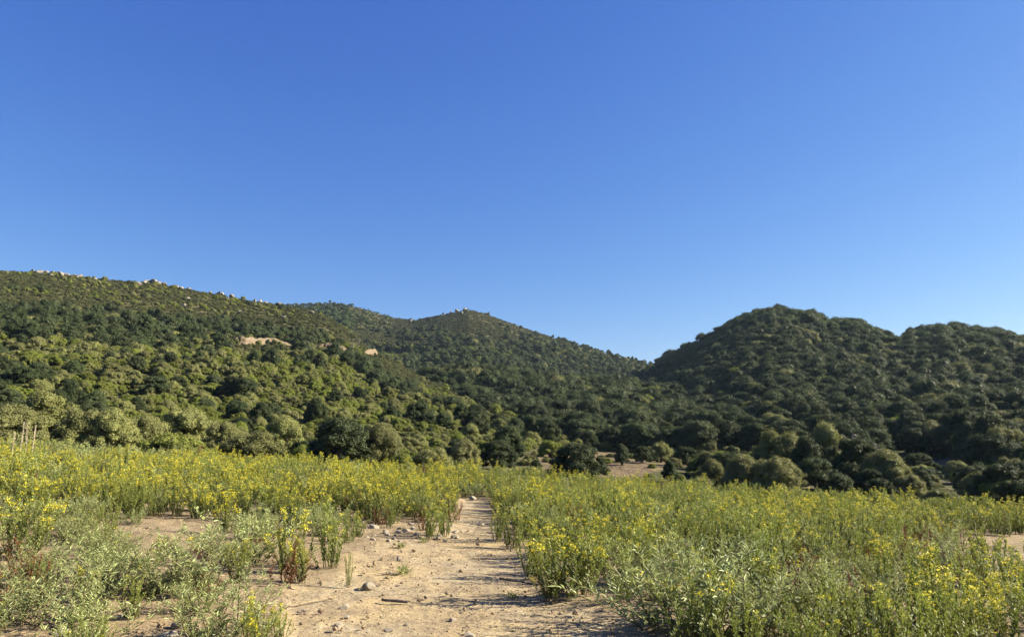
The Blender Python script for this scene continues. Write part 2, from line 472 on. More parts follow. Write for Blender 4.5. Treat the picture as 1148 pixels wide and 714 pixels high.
# ------------------------------------------------------------------ plants of the meadow
def weed(seed, nst, h, spread, kind):
    """upright many-stemmed weed; returns stem, foliage and blossom meshes"""
    g = np.random.default_rng(seed)
    st, lf, fl = Acc(), Acc(), Acc()
    for s in range(nst):
        a = g.uniform(0, 2 * math.pi); q = math.sqrt(g.uniform())
        b = np.array([math.cos(a), math.sin(a), 0]) * q * (.07 + .14 * spread)
        a2 = a + g.normal() * .5
        lean = np.array([math.cos(a2), math.sin(a2), 0]) * q * spread * g.uniform(.5, 1.1)
        hs = h * (.5 + .6 * g.uniform() ** .8) * (1 - .22 * q)
        ts = np.linspace(0, 1, 7)
        bend = g.normal(size=2) * .03
        pts = b + lean * h * (ts[:, None] ** 1.25) + np.stack([bend[0] * np.sin(ts * 5), bend[1] * np.sin(ts * 4), ts * hs * (1 - .12 * spread * ts)], 1)
        V, F = tube(pts, np.linspace(.0046, .0018, 7), 4)
        st.add(V, F, g.uniform())
        def on(t):
            f = np.clip(t, 0, 1) * 6; i = np.minimum(f.astype(int), 5); f = (f - i)[:, None]
            return pts[i] * (1 - f) + pts[i + 1] * f
        if kind == 'grey':
            n = int(44 * hs / .5); t = g.uniform(.1, 1.0, n); L = g.uniform(.055, .095, n) * (1.1 - .45 * t); wr = .19; upb = .55
        else:
            n = int(105 * hs / .65); t = g.uniform(.06, 1.0, n) ** .85; L = g.uniform(.034, .056, n) * (1.2 - .5 * t); wr = .33; upb = 1.35
        P = on(t)
        ph = g.uniform(0, 2 * math.pi, n)
        D = np.stack([np.cos(ph), np.sin(ph), upb + g.normal(size=n) * .35], 1)
        N = np.stack([-np.cos(ph) * .5, -np.sin(ph) * .5, np.ones(n)], 1) + g.normal(size=(n, 3)) * .35
        V, F = leaves(P, D, N, L, L * wr * g.uniform(.8, 1.25, n), .06)
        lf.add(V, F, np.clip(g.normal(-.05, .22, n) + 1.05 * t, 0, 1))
        # side shoots in the upper part
        heads = []; bloom = float(g.uniform() < .85)
        nb = 3 if kind in ('grey', 'dry') else int(g.integers(4, 7))
        for _ in range(nb):
            t0 = g.uniform(.5, 1.0) if kind == 'grey' else g.uniform(.72, 1.0); p0 = on(np.array([t0]))[0]
            ph0 = g.uniform(0, 2 * math.pi)
            up_ = .55 if kind == 'grey' else .34
            d = np.array([math.cos(ph0) * up_, math.sin(ph0) * up_, 1.]); d /= np.linalg.norm(d)
            bl = g.uniform(.05, .13) * (1.25 - .7 * (t0 - .5))
            p1 = p0 + d * bl
            V, F = tube(np.stack([p0, p0 + d * bl * .5 + [0, 0, -.004], p1]), [.0013, .0011, .0008], 3)
            st.add(V, F, g.uniform())
            m = 7; tt = g.uniform(.1, 1, m); ph = g.uniform(0, 2 * math.pi, m)
            D = np.stack([np.cos(ph), np.sin(ph), .9 + g.normal(size=m) * .3], 1)
            L = g.uniform(.022, .042, m)
            V, F = leaves(p0 + d * bl * tt[:, None], D, D[:, [1, 2, 0]] + [0, 0, .6], L, L * .24, .05)
            lf.add(V, F, np.clip(g.normal(.75, .2, m), 0, 1))
            pf = {'rich': .62, 'some': .14, 'few': .02, 'grey': .02, 'dry': 0}[kind]
            if g.uniform() < pf * bloom and p1[2] > hs * .74:
                heads.append(p1)
        if kind != 'grey' and g.uniform() < {'rich': .95, 'some': .34, 'few': .05, 'dry': 0}[kind] * bloom:
            heads.append(pts[-1])
        for hd_ in heads:                                # flat-topped heads of many small yellow flowers
            m = int(g.integers(8, 16))
            C = hd_ + g.normal(size=(m, 3)) * [.016, .016, .009] + [0, 0, .008]
            dd = unit(g.normal(size=(m, 3)) * .55 + [0, 0, 1.])
            ax = unit(np.cross(dd, g.normal(size=(m, 3))))
            L = g.uniform(.012, .020, m)
            V, F = leaves(C - ax * L[:, None] * .5, ax, dd, L, L, .0)
            fl.add(V, F, g.uniform(0, 1, m))
    nm = {'rich': 'full_bloom', 'some': 'part_bloom', 'few': 'green', 'grey': 'grey_leaf', 'dry': 'dry'}[kind]
    ms = st.mesh(nm + '_weed_stem', M_STEM)
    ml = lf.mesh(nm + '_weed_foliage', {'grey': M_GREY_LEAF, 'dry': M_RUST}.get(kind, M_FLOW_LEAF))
    mf = fl.mesh(nm + '_weed_blossom', M_BLOSSOM) if fl.n else None
    return ms, ml, mf

WEEDS = {'rich': [weed(100 + i, 17, .78, .36, 'rich') for i in range(6)],
         'some': [weed(200 + i, 16, .76, .32, 'some') for i in range(6)],
         'few': [weed(300 + i, 15, .72, .30, 'few') for i in range(6)],
         'dry': [weed(450 + i, 9, .55, .4, 'dry') for i in range(3)],
         'grey': [weed(400 + i, 22, .54, .80, 'grey') for i in range(5)]}

def merged(parts, name):
    """one mesh from a plant's part meshes, for the far mass"""
    V, F, A, I, mats, n = [], [], [], [], [], 0
    for me in parts:
        if me is None:
            continue
        nv = len(me.vertices); co = np.empty(nv * 3, np.float32); me.vertices.foreach_get('co', co); V.append(co.reshape(-1, 3))
        np_ = len(me.polygons)
        li = np.empty(len(me.loops), np.int32); me.loops.foreach_get('vertex_index', li)
        sz = np.empty(np_, np.int32); me.polygons.foreach_get('loop_total', sz)
        a = np.empty(np_, np.float32); me.attributes['lr'].data.foreach_get('value', a)
        off = 0
        starts = np.concatenate([[0], np.cumsum(sz)[:-1]])
        for s in np.unique(sz):
            q = np.nonzero(sz == s)[0]
            F.append((s, li[starts[q][:, None] + np.arange(s)] + n, a[q], len(mats)))
        mats.append(me.materials[0]); n += nv
    F.sort(key=lambda f: f[0])
    ks = sorted({f[0] for f in F})
    fl = [np.concatenate([f[1] for f in F if f[0] == k]) for k in ks]
    at_ = np.concatenate([np.concatenate([f[2] for f in F if f[0] == k]) for k in ks])
    mi = np.concatenate([np.concatenate([np.full(len(f[2]), f[3]) for f in F if f[0] == k]) for k in ks])
    return mesh_np(name, np.concatenate(V), fl, mats, mi, {'lr': at_})

# ------------------------------------------------------------------ trees and bushes (crown about 1 wide in radius, base at z = 0)
def crown(seed, mat, name, shape='dome', h=1.5, nclump=42, nleaf=2600, lsize=.085, cr=(.22, .40), core=.68, z0=.12):
    g = np.random.default_rng(seed)
    ac = Acc()
    C, Rc = [], []
    lob = g.uniform(.62, 1.15, 5); pha = g.uniform(0, 6.28)
    for i in range(nclump):
        a = g.uniform(0, 2 * math.pi)
        f = g.uniform() ** .55
        edge = np.interp(((a + pha) % 6.283) / 6.283 * 5, range(6), list(lob) + [lob[0]])
        if shape == 'dome':
            zz = g.uniform(0, 1)
            rad = edge * math.sqrt(max(0, 1 - (zz * .98) ** 2.2)) * (.35 + .65 * f) * g.uniform(.70, .95)
            z = z0 + .16 + zz * (h - z0 - .34)
        elif shape == 'ball':
            zz = g.uniform(-1, 1)
            rad = edge * math.sqrt(max(0, 1 - zz * zz * .95)) * (.4 + .6 * f) * .76
            z = z0 + (h - z0) * (.5 + .36 * zz)
        else:  # umbrella
            zz = g.uniform(0, 1)
            rad = edge * math.sqrt(max(0, 1 - zz * zz)) * (.3 + .7 * f) * .82
            z = h * (.62 + .26 * zz)
        C.append((rad * math.cos(a), rad * math.sin(a), z)); Rc.append((cr[0] + (cr[1] - cr[0]) * g.uniform() ** 1.5) * (1.15 - .3 * f))
    C = np.array(C); Rc = np.array(Rc)
    C[:, 2] = np.maximum(C[:, 2], Rc * .55)
    w = Rc ** 2; w /= w.sum()
    ci = g.choice(nclump, nleaf * 2, p=w)
    d = rand_dirs(nleaf * 2, g); d[:, 2] = np.where(d[:, 2] < -.3, d[:, 2] * -.6, d[:, 2]); d = unit(d)
    P = C[ci] + d * (Rc[ci] * (g.uniform(.70, 1.06, nleaf * 2) + .38 * g.uniform(0, 1, nleaf * 2) ** 6))[:, None]
    keep = np.ones(len(P), bool)
    for k in range(nclump):
        keep &= ~((np.linalg.norm(P - C[k], axis=1) < Rc[k] * .70) & (ci != k))
    keep &= P[:, 2] > .02
    idx = np.nonzero(keep)[0][:nleaf]
    P, d, ci2 = P[idx], d[idx], ci[idx]
    n = len(P)
    N = unit(d + g.normal(size=(n, 3)) * .55 + [0, 0, .25])
    ax = unit(np.cross(N, g.normal(size=(n, 3))))
    L = lsize * g.uniform(.6, 1.4, n)
    tone = g.uniform(0, 1, nclump)
    V, F = leaves(P - ax * L[:, None] * .5, ax, N, L, L * g.uniform(.4, .75, n), .08)
    ac.add(V, F, np.clip(.55 * tone[ci2] + .45 * g.uniform(0, 1, n), 0, 1))
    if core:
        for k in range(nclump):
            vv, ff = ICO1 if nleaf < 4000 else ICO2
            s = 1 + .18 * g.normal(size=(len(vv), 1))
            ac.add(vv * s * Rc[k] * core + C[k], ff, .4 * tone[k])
    return ac.mesh(name, mat)

def trunk(seed, h, r=.10, nl=4, spread=.38):
    g = np.random.default_rng(seed)
    ac = Acc()
    top = np.array([g.normal() * .08, g.normal() * .08, h * .45])
    ts = np.linspace(0, 1, 6)[:, None]
    pts = np.array([0, 0, -.12]) * (1 - ts) + top * ts + np.concatenate([np.sin(ts * 5) * .03, np.cos(ts * 4) * .03 - .03, ts * 0], 1)
    V, F = tube(pts, r * np.array([1.5, 1.1, .95, .85, .8, .72]), 7); ac.add(V, F)
    for i in range(nl):
        a = i * 2 * math.pi / nl + g.uniform(-.4, .4)
        e = top + np.array([math.cos(a) * spread, math.sin(a) * spread, h * g.uniform(.12, .26)])
        s = pts[int(g.integers(3, 6))]
        md = (s + e) / 2 + np.array([math.cos(a), math.sin(a), -.2]) * .08
        V, F = tube(np.stack([s, (s + md) / 2, md, (md + e) / 2, e]), r * np.array([.6, .5, .42, .32, .15]), 5); ac.add(V, F)
    return ac.mesh('tree_trunk', M_BARK, True)

TR_SHORT = [trunk(500 + i, 1.3) for i in range(2)]
TR_TALL = [trunk(510 + i, 2.0, .09, 5, .6) for i in range(2)]
SP = {}                                                   # species: fine crowns for single trees, coarse ones for the far mass
def species(key, mat, shape, h, fine, coarse, **kw):
    a = [crown(600 + 10 * i + len(key), mat, key + '_crown', shape, h, nleaf=fine[0], lsize=fine[1], nclump=fine[2], cr=fine[3], **kw) for i in range(3)]
    b = [crown(700 + 10 * i + len(key), mat, key + '_crown', shape, h, nleaf=coarse[0], lsize=coarse[1], nclump=coarse[2], cr=coarse[3], **kw) for i in range(3)]
    SP[key] = (a, b)
species('oak', M_OAK, 'dome', 1.55, (16000, .046, 105, (.08, .25)), (3200, .075, 44, (.18, .38)), z0=.12)
species('olive', M_OLIVE, 'dome', 1.30, (17000, .040, 95, (.08, .27)), (3200, .070, 40, (.18, .40)), z0=.06)
species('lentisk', M_LENTISK, 'dome', 1.05, (16000, .042, 110, (.07, .22)), (3000, .075, 44, (.16, .34)), z0=.03)
species('pine', M_PINE, 'umbrella', 1.75, (12000, .05, 60, (.16, .32)), (3200, .075, 44, (.2, .38)))
species('heath', M_HEATH, 'dome', .62, (900, .12, 24, (.2, .36)), (420, .17, 16, (.26, .42)), z0=.0)
SLIM = crown(990, M_OLIVE, 'slim_crown', 'ball', 3.6, nleaf=2600, lsize=.16, nclump=34, cr=(.3, .55), z0=.5)

# ------------------------------------------------------------------ single trees in the valley and along the foot of the hills
TREES = []       # x, y, radius : all hand placed ones, to keep others off
def put_tree(u, d, w, h, sp, label, name=None, cat=None, group=None, seed=None, rz=None):
    x, y, z = at(u, d)
    i = len(TREES)
    r = w * d / FPX / 2
    hh = {'oak': 1.55, 'olive': 1.30, 'lentisk': 1.05, 'pine': 1.75, 'slim': 3.6}[sp]
    bush = sp in ('olive', 'lentisk') and h * d / FPX < 2.9
    name = name or ('bush' if bush else 'tree')
    t = thing(name, label, cat or name, (x, y, z - .12 * r), random.uniform(0, 6.28) if rz is None else rz, (r / .95, r / .95, h * d / FPX / hh), group)
    link('crown', SLIM if sp == 'slim' else SP[sp][0][i % 3], t)
    link('trunk', TR_SHORT[i % 2], t)
    TREES.append((x, y, r))
    return t

HAND = [
 (12, 60, 84, 44, 'olive', 'grey-green olive tree behind the pale dead stalks at the meadow rim'),
 (48, 68, 72, 56, 'olive', 'rounded grey-green tree between the stalks and the twin yellow-green domes'),
 (88, 62, 62, 46, 'olive', 'twin domed yellow-green tree, left dome of the pair behind the meadow'),
 (122, 61, 60, 44, 'olive', 'twin domed yellow-green tree, right dome of the pair with dark gap below'),
 (158, 64, 66, 42, 'olive', 'loose pale olive tree right of the twin yellow-green domes'),
 (205, 72, 66, 46, 'olive', 'pale olive tree rising behind the dark glossy mastic bush'),
 (192, 50, 92, 36, 'lentisk', 'wide dark green glossy mastic bush in front of the olive trees'),
 (250, 68, 50, 36, 'olive', 'dull green bush behind the gap right of the dark mastic bush'),
 (288, 58, 84, 38, 'olive', 'wide pale feathery bush midway between mastic bush and big dark tree'),
 (318, 70, 60, 44, 'olive', 'pale grey-green tree behind the wide feathery bush'),
 (341, 52, 30, 27, 'lentisk', 'small round green bush touching the shaded side of the big dark tree'),
 (384, 54, 92, 62, 'oak', 'big very dark oak standing alone at the meadow rim'),
 (425, 56, 62, 50, 'olive', 'thin grey tree merging with the sunny side of the big dark oak'),
 (452, 52, 36, 22, 'lentisk', 'low dark bush just right of the big dark oak'),
 (486, 56, 54, 30, 'olive', 'pale low bush in the row between dark oak and path end'),
 (522, 60, 46, 34, 'olive', 'grey-green bush in the row left of the path end'),
 (556, 64, 48, 36, 'oak', 'dark rounded tree behind the meadow straight above the path end'),
 (592, 50, 64, 24, 'olive', 'low pale grey bush hugging the meadow rim before the red earth'),
 (569, 82, 58, 42, 'oak', 'dark round oak uphill of the low pale grey bush'),
 (649, 57, 72, 47, 'oak', 'round solitary oak with lit right side in front of the red earth'),
 (616, 96, 42, 22, 'lentisk', 'dark flat thicket at the upper edge of the red earth'),
 (697, 84, 24, 24, 'oak', 'small round tree alone on the bare earth right of the solitary oak'),
 (719, 92, 22, 20, 'oak', 'small dark tree on bare earth, second right of the solitary oak'),
 (740, 96, 30, 24, 'olive', 'small pale tree at the far end of the bare earth'),
 (750, 68, 24, 24, 'oak', 'small dark rounded tree above the meadow left of the grey cushion bush'),
 (762, 62, 18, 16, 'olive', 'smallest pale bush beside the grey cushion bush'),
 (784, 57, 30, 20, 'olive', 'grey cushion bush at the meadow rim left of the bushy olive clump'),
 (792, 78, 36, 26, 'oak', 'dark tree peeping over the grey cushion bush'),
 (770, 90, 34, 24, 'oak', 'mid green tree on the slope of bare earth above the cushion bush'),
 (815, 76, 34, 30, 'oak', 'dark tree close behind the bushy olive clump on its left'),
 (832, 59, 56, 42, 'olive', 'bushy dark olive clump at meadow rim, left half'),
 (868, 58, 66, 46, 'olive', 'bushy dark olive clump at meadow rim, tall right half'),
 (872, 82, 70, 54, 'olive', 'large round crowned tree rising behind the bushy olive clump'),
 (905, 78, 52, 46, 'oak', 'shaded oak between the round crowned and the double crowned trees'),
 (928, 80, 50, 62, 'olive', 'double crowned tall tree under the dark slope'),
 (956, 74, 58, 52, 'oak', 'grey twiggy tree beside the bare snag under the dark slope'),
 (990, 70, 64, 42, 'olive', 'sloping mass of grey-green scrub ending at the dark gully'),
 (1016, 68, 40, 24, 'olive', 'low tail of scrub running down into the dark gully'),
 (962, 52, 44, 18, 'olive', 'low pale bush at the rim below the double crowned tree'),
 (1010, 52, 56, 24, 'lentisk', 'long dark flat bush at the rim below the gully'),
 (1042, 54, 46, 22, 'lentisk', 'flat dark bush beside the round dark bush at the rim'),
 (1048, 62, 44, 22, 'olive', 'pale low bush behind the long dark flat bush'),
 (1090, 50, 50, 34, 'lentisk', 'round dark green bush standing proud at the rim'),
 (1136, 54, 62, 50, 'oak', 'black-green oak at the photo edge behind the meadow'),
 (1118, 66, 60, 46, 'oak', 'shaded oak behind the round dark bush and the edge oak'),
 (1073, 120, 11, 26, 'slim', 'slim pale upright tree on the brown slope of the right hill'),
]
for row in HAND:
    put_tree(*row)

# undergrowth bushes between the valley trees
for k in range(64):
    zone_ = k % 4
    if zone_ < 2: u, d, lab = random.uniform(785, 945), random.uniform(60, 100), 'low bush squeezed between the oaks under the dark slope'
    elif zone_ == 2: u, d, lab = random.uniform(940, 1005), random.uniform(62, 84), 'scrubby bush on the tongue running down to the gully'
    else: u, d, lab = random.uniform(1075, 1165), random.uniform(58, 95), 'shaded bush between the oaks at the right margin'
    rr_ = random.uniform(1.0, 2.1) * (.72 if zone_ == 2 else 1)
    x, y, z = at(u, d)
    t = thing('bush', lab, 'bush', (x, y, z - .2), random.uniform(0, 6.28), (rr_ * random.uniform(.9, 1.3), rr_, rr_ * random.uniform(.8, 1.25)), lab)
    key = random.choice(['olive', 'oak', 'oak', 'lentisk'])
    link('crown', SP[key][0][k % 3], t); link('trunk', TR_SHORT[k % 2], t)
    TREES.append((x, y, rr_))

for k in range(46):
    u, d = random.uniform(590, 775), random.uniform(62, 112)
    rr_ = random.uniform(.35, 1.0)
    x, y, z = at(u, d)
    if any(math.hypot(x - a_, y - b_) < c_ + rr_ for a_, b_, c_ in TREES):
        continue
    lab = 'little low bush dotted over the bare earth behind the meadow'
    t = thing('bush', lab, 'bush', (x, y, z - .1), random.uniform(0, 6.28), (rr_ * random.uniform(.9, 1.6), rr_, rr_ * random.uniform(.6, 1.0)), lab)
    link('crown', SP[random.choice(['olive', 'olive', 'lentisk', 'oak'])][0][k % 3], t); link('trunk', TR_SHORT[k % 2], t)
for k in range(34):
    u, d = random.uniform(985, 1090), random.uniform(70, 150)
    rr_ = random.uniform(.6, 1.5)
    x, y, z = at(u, d)
    lab = 'scrub bush on the brown slope at the foot of the right hill'
    t = thing('bush', lab, 'bush', (x, y, z - .1), random.uniform(0, 6.28), (rr_ * random.uniform(.9, 1.6), rr_, rr_ * random.uniform(.7, 1.2)), lab)
    link('crown', SP[random.choice(['olive', 'oak', 'oak'])][0][k % 3], t); link('trunk', TR_SHORT[k % 2], t)
    TREES.append((x, y, rr_))

# the rest: scatter over valley and hills
BANKS = [[(254, 384), (275, 386), (300, 386), (328, 387)], [(353, 388), (372, 391), (392, 394)], [(408, 396), (424, 398)]]
def scatter_hills():
    out = []
    # jittered grid in world space, cell grows with distance
    for r0, r1, cell in ((38, 140, 1.9), (140, 300, 2.4), (300, 520, 3.4), (520, 1030, 5.2)):
        lim = math.tan(R_(47))
        xs = np.arange(-r1 * .76, r1 * .76, cell); ys = np.arange(r0 * .5, r1, cell)
        X, Y = np.meshgrid(xs, ys); X = X.ravel(); Y = Y.ravel()
        X = X + rng.uniform(-.5, .5, len(X)) * cell; Y = Y + rng.uniform(-.5, .5, len(Y)) * cell
        rr = np.hypot(X, Y); th = np.arctan2(X, Y)
        s = (rr >= r0) & (rr < r1) & (np.abs(th) < R_(47))
        out.append(np.stack([X[s], Y[s], np.full(s.sum(), cell)], 1))
    P = np.concatenate(out)
    X, Y, cell = P.T
    Z, which, t, k = terrain(X, Y, True)
    # drop what lies behind a crest (keep a strip just past it so the crest is clothed)
    r = np.hypot(X, Y); th = np.arctan2(X, Y)
    vis = np.ones(len(X), bool)
    el = (Z + 5 - EYE) / r
    for f in np.linspace(.06, .985, 60):
        rs = r * f
        ok = rs > 30
        e2 = (terrain(X * f, Y * f) + .5 - EYE) / rs
        vis &= ~(ok & (e2 > el))
    return X[vis], Y[vis], Z[vis], which[vis], t[vis], cell[vis]
X, Y, Z, WH, T_, CELL = scatter_hills()
em = earth_mask(X, Y)
r = np.hypot(X, Y)
th = np.arctan2(X, Y)
n = len(X)
u1 = rng.uniform(0, 1, n); u2 = rng.uniform(0, 1, n)
nz = fbm(X / 45, Y / 45, 91, 3); nz2 = fbm(X / 18, Y / 18, 92, 3)
PU, PV, PD = project(X, Y, Z)
keep = (em < .35 + .2 * u1 * 0) | (u1 < .05)
er = np.interp(th, E_TH, E_R)
keep &= r > er + 12 + 6 * nz2
for hx, hy, hr_ in TREES:
    keep &= np.hypot(X - hx, Y - hy) > hr_ * .85
sp = np.full(n, 0)                                   # 0 oak 1 olive 2 lentisk 3 pine 4 heath
rad = np.zeros(n)
# left hill: sunny lower slope of mixed yellow-green scrub, dark oak belts higher, heath on the crest
lw = (WH == 1) | (WH == 0)
belt = (nz + .75 * sstep(.30, .55, T_) - 1.5 * sstep(.58, .85, T_)) > .55
sp = np.where(lw, np.where(belt & (u1 < .55), 0, np.where(u1 < .58 + .3 * nz2, 2, np.where(u1 < .96, 1, 0))), sp)
rad = np.where(lw, np.where(sp == 0, 1.1 + 1.5 * u2 ** 1.4, .55 + 1.35 * u2 ** 1.8) * np.interp(r, [60, 150], [.85, 1.1]), rad)
mixed = lw & (T_ > .5) & (u2 > .72) & (nz2 > -.05)
crest = lw & ~mixed & (T_ > .55 + .16 * nz + .08 * nz2) & ~(belt & (u1 < .6))
sp = np.where(crest, 4, sp); rad = np.where(crest, .6 + .9 * u2, rad); rad = np.where(mixed & (T_ > .7), rad * .8, rad)
# middle hill: oakwood on the flanks, heath on the summit
mw = WH == 2
sp = np.where(mw, np.where(u1 < .76 - .25 * nz, 0, np.where(u1 < .92, 2, 1)), sp)
rad = np.where(mw, 1.7 + 2.9 * u2 ** 1.5, rad)
top = mw & (PV < 384 + 26 * nz2 + 14 * nz) & (PU < 640) & (PU > 395)
sp = np.where(top & (u1 > .03), 4, sp); rad = np.where(top & (u1 > .03), 1.0 + 1.3 * u2, rad)
rad = np.where(mw & (T_ > .86), rad * .62, rad)
grn = mw & (PU < 440) & (PV < 372)
sp = np.where(grn & (u1 < .75), 3, sp)
# right hill: oak and pine, pines crown the top
rw = WH == 3
sp = np.where(rw, np.where(u1 < .84 + .2 * nz2, 0, np.where(u1 < .93, 1, 2)), sp)
rad = np.where(rw, 1.1 + 2.9 * u2 ** 1.5, rad)
pin = rw & (T_ > .80 + .10 * nz2) & (PU > 740)
sp = np.where(pin & (u1 < .85), 3, sp); rad = np.where(pin, 2.6 + 2.2 * u2, rad)
gap = rw & (np.abs(PU - 1004) < 14) & (T_ > .9)
keep &= ~gap
keep &= r > np.interp(PU, [0, 560, 600, 760, 1100], [68, 68, 112, 104, 92]) + 5 * nz2
keep &= ~((np.abs(PU - 1010) < 55) & (r < 135) & (u2 < .75))
for bk in BANKS:                                     # bare scarps and only low scrub below them
    W = np.array([hit(u, v)[:2] for u, v in bk]); wa = np.arctan2(W[:, 0], W[:, 1]); wr = np.hypot(W[:, 0], W[:, 1])
    ina = (th > wa.min() - .004) & (th < wa.max() + .004)
    dr = np.interp(th, wa, wr) - r
    keep &= ~(ina & (dr > -5) & (dr < 3))
    low = ina & (dr >= 3) & (dr < 22)
    sp = np.where(low, 4, sp); rad = np.where(low, .7, rad)
SELX = np.stack([X, Y, Z, sp, rad, WH, T_, PU, PV], 1)[keep]
SELX = SELX[np.hypot(SELX[:, 0], SELX[:, 1]) < 1025]

SPN = ['oak', 'olive', 'lentisk', 'pine', 'heath']
size_px = SELX[:, 4] / np.hypot(SELX[:, 0], SELX[:, 1])
order = np.argsort(-size_px)
inview = (SELX[:, 7] > -20) & (SELX[:, 7] < 1168)
order = [i for i in order if inview[i] and SELX[i, 3] != 4]
SINGLE = order[:200]
KIND_LABEL = {
 (0, 0): 'dark rounded oak in the valley scrub among many like it', (0, 1): 'grey-green olive bush in the valley scrub among many like it',
 (0, 2): 'low glossy mastic bush in the valley scrub among many like it',
 (1, 0): 'dark oak crowded among scrub on the sunny left hillside', (1, 1): 'pale grey-green bush crowded on the sunny left hillside',
 (1, 2): 'bright green mastic bush crowded on the sunny left hillside',
 (2, 0): 'dark oak low on the middle hill among many alike', (2, 1): 'pale bush low on the middle hill among many alike', (2, 2): 'green mastic bush low on the middle hill among many alike',
 (3, 0): 'dark oak low on the shaded right hill', (3, 1): 'pale grey-green bush low on the shaded right hill', (3, 2): 'green mastic bush low on the shaded right hill',
 (3, 3): 'umbrella pine low on the shaded right hill'}
for i in SINGLE:
    x, y, z, s, ra, wh, t, pu, pv = SELX[i]
    s = int(s); key = SPN[s]
    nm = 'tree' if s in (0, 3) else 'bush'
    lab = KIND_LABEL.get((int(wh), s), 'bush on the hillside among many like it')
    t = thing(nm, lab, nm, (x, y, z - .1), random.uniform(0, 6.28), (ra * random.uniform(.85, 1.3), ra * random.uniform(.85, 1.3), ra * random.uniform(.7, 1.15)), lab)
    link('crown', SP[key][0][random.randrange(3)], t)
    link('trunk', TR_SHORT[random.randrange(2)], t)

# ------------------------------------------------------------------ the uncounted mass, as instances on points
def hidden_proto(name, me):
    return bpy.data.objects.new(name, me)              # only a source for the mass; it is in no collection

def mass(name, groups):
    """groups: list of (mesh, xyz, rotz, scale(n,3)); one object of kind stuff"""
    V = np.concatenate([g_[1] for g_ in groups])
    me = bpy.data.meshes.new(name); me.vertices.add(len(V)); me.vertices.foreach_set('co', V.astype(np.float32).ravel())
    a = me.attributes.new('which', 'INT', 'POINT'); a.data.foreach_set('value', np.concatenate([np.full(len(g_[1]), i) for i, g_ in enumerate(groups)]).astype(np.int32))
    a = me.attributes.new('turn', 'FLOAT_VECTOR', 'POINT'); a.data.foreach_set('vector', np.concatenate([g_[2] for g_ in groups]).astype(np.float32).ravel())
    a = me.attributes.new('size', 'FLOAT_VECTOR', 'POINT'); a.data.foreach_set('vector', np.concatenate([g_[3] for g_ in groups]).astype(np.float32).ravel())
    ng = bpy.data.node_groups.new(name, 'GeometryNodeTree')
    ng.interface.new_socket('Geometry', in_out='INPUT', socket_type='NodeSocketGeometry')
    ng.interface.new_socket('Geometry', in_out='OUTPUT', socket_type='NodeSocketGeometry')
    gi = ng.nodes.new('NodeGroupInput'); go = ng.nodes.new('NodeGroupOutput')
    jn = ng.nodes.new('GeometryNodeJoinGeometry')
    def named(nm, dt):
        nd = ng.nodes.new('GeometryNodeInputNamedAttribute'); nd.data_type = dt; nd.inputs['Name'].default_value = nm
        return nd.outputs['Attribute']
    wh, tu, si = named('which', 'INT'), named('turn', 'FLOAT_VECTOR'), named('size', 'FLOAT_VECTOR')
    e2r = ng.nodes.new('FunctionNodeEulerToRotation'); ng.links.new(tu, e2r.inputs[0])
    for i, g_ in enumerate(groups):
        ob = hidden_proto(name + '_source', g_[0])
        oi = ng.nodes.new('GeometryNodeObjectInfo'); oi.inputs['Object'].default_value = ob; oi.inputs['As Instance'].default_value = True
        cm = ng.nodes.new('FunctionNodeCompare'); cm.data_type = 'INT'; cm.operation = 'EQUAL'
        ng.links.new(wh, cm.inputs[2]); cm.inputs[3].default_value = i
        ip = ng.nodes.new('GeometryNodeInstanceOnPoints')
        ng.links.new(gi.outputs[0], ip.inputs['Points']); ng.links.new(cm.outputs[0], ip.inputs['Selection'])
        ng.links.new(oi.outputs['Geometry'], ip.inputs['Instance'])
        ng.links.new(e2r.outputs[0], ip.inputs['Rotation']); ng.links.new(si, ip.inputs['Scale'])
        ng.links.new(ip.outputs[0], jn.inputs[0])
    ng.links.new(jn.outputs[0], go.inputs[0])
    o = link(name, me, kind='stuff')
    md = o.modifiers.new('scatter', 'NODES'); md.node_group = ng
    return o

def tree_groups(idx):
    groups = []
    D = SELX[idx]
    var = rng.integers(0, 3, len(D))
    far = np.hypot(D[:, 0], D[:, 1]) > 170
    for s in range(5):
        for v_ in range(3):
            for fr in (0, 1):
                q = (D[:, 3] == s) & (var == v_) & (far == bool(fr))
                m = int(q.sum())
                if not m:
                    continue
                d = D[q]
                sc = d[:, 4:5] * np.stack([rng.uniform(.8, 1.3, m), rng.uniform(.8, 1.3, m), rng.uniform(.65, 1.2, m)], 1)
                tu = np.stack([rng.normal(0, .05, m), rng.normal(0, .05, m), rng.uniform(0, 6.28, m)], 1)
                groups.append((SP[SPN[s]][fr][v_], d[:, :3] - [0, 0, .15], tu, sc))
    return groups
rest = np.setdiff1d(np.arange(len(SELX)), SINGLE)
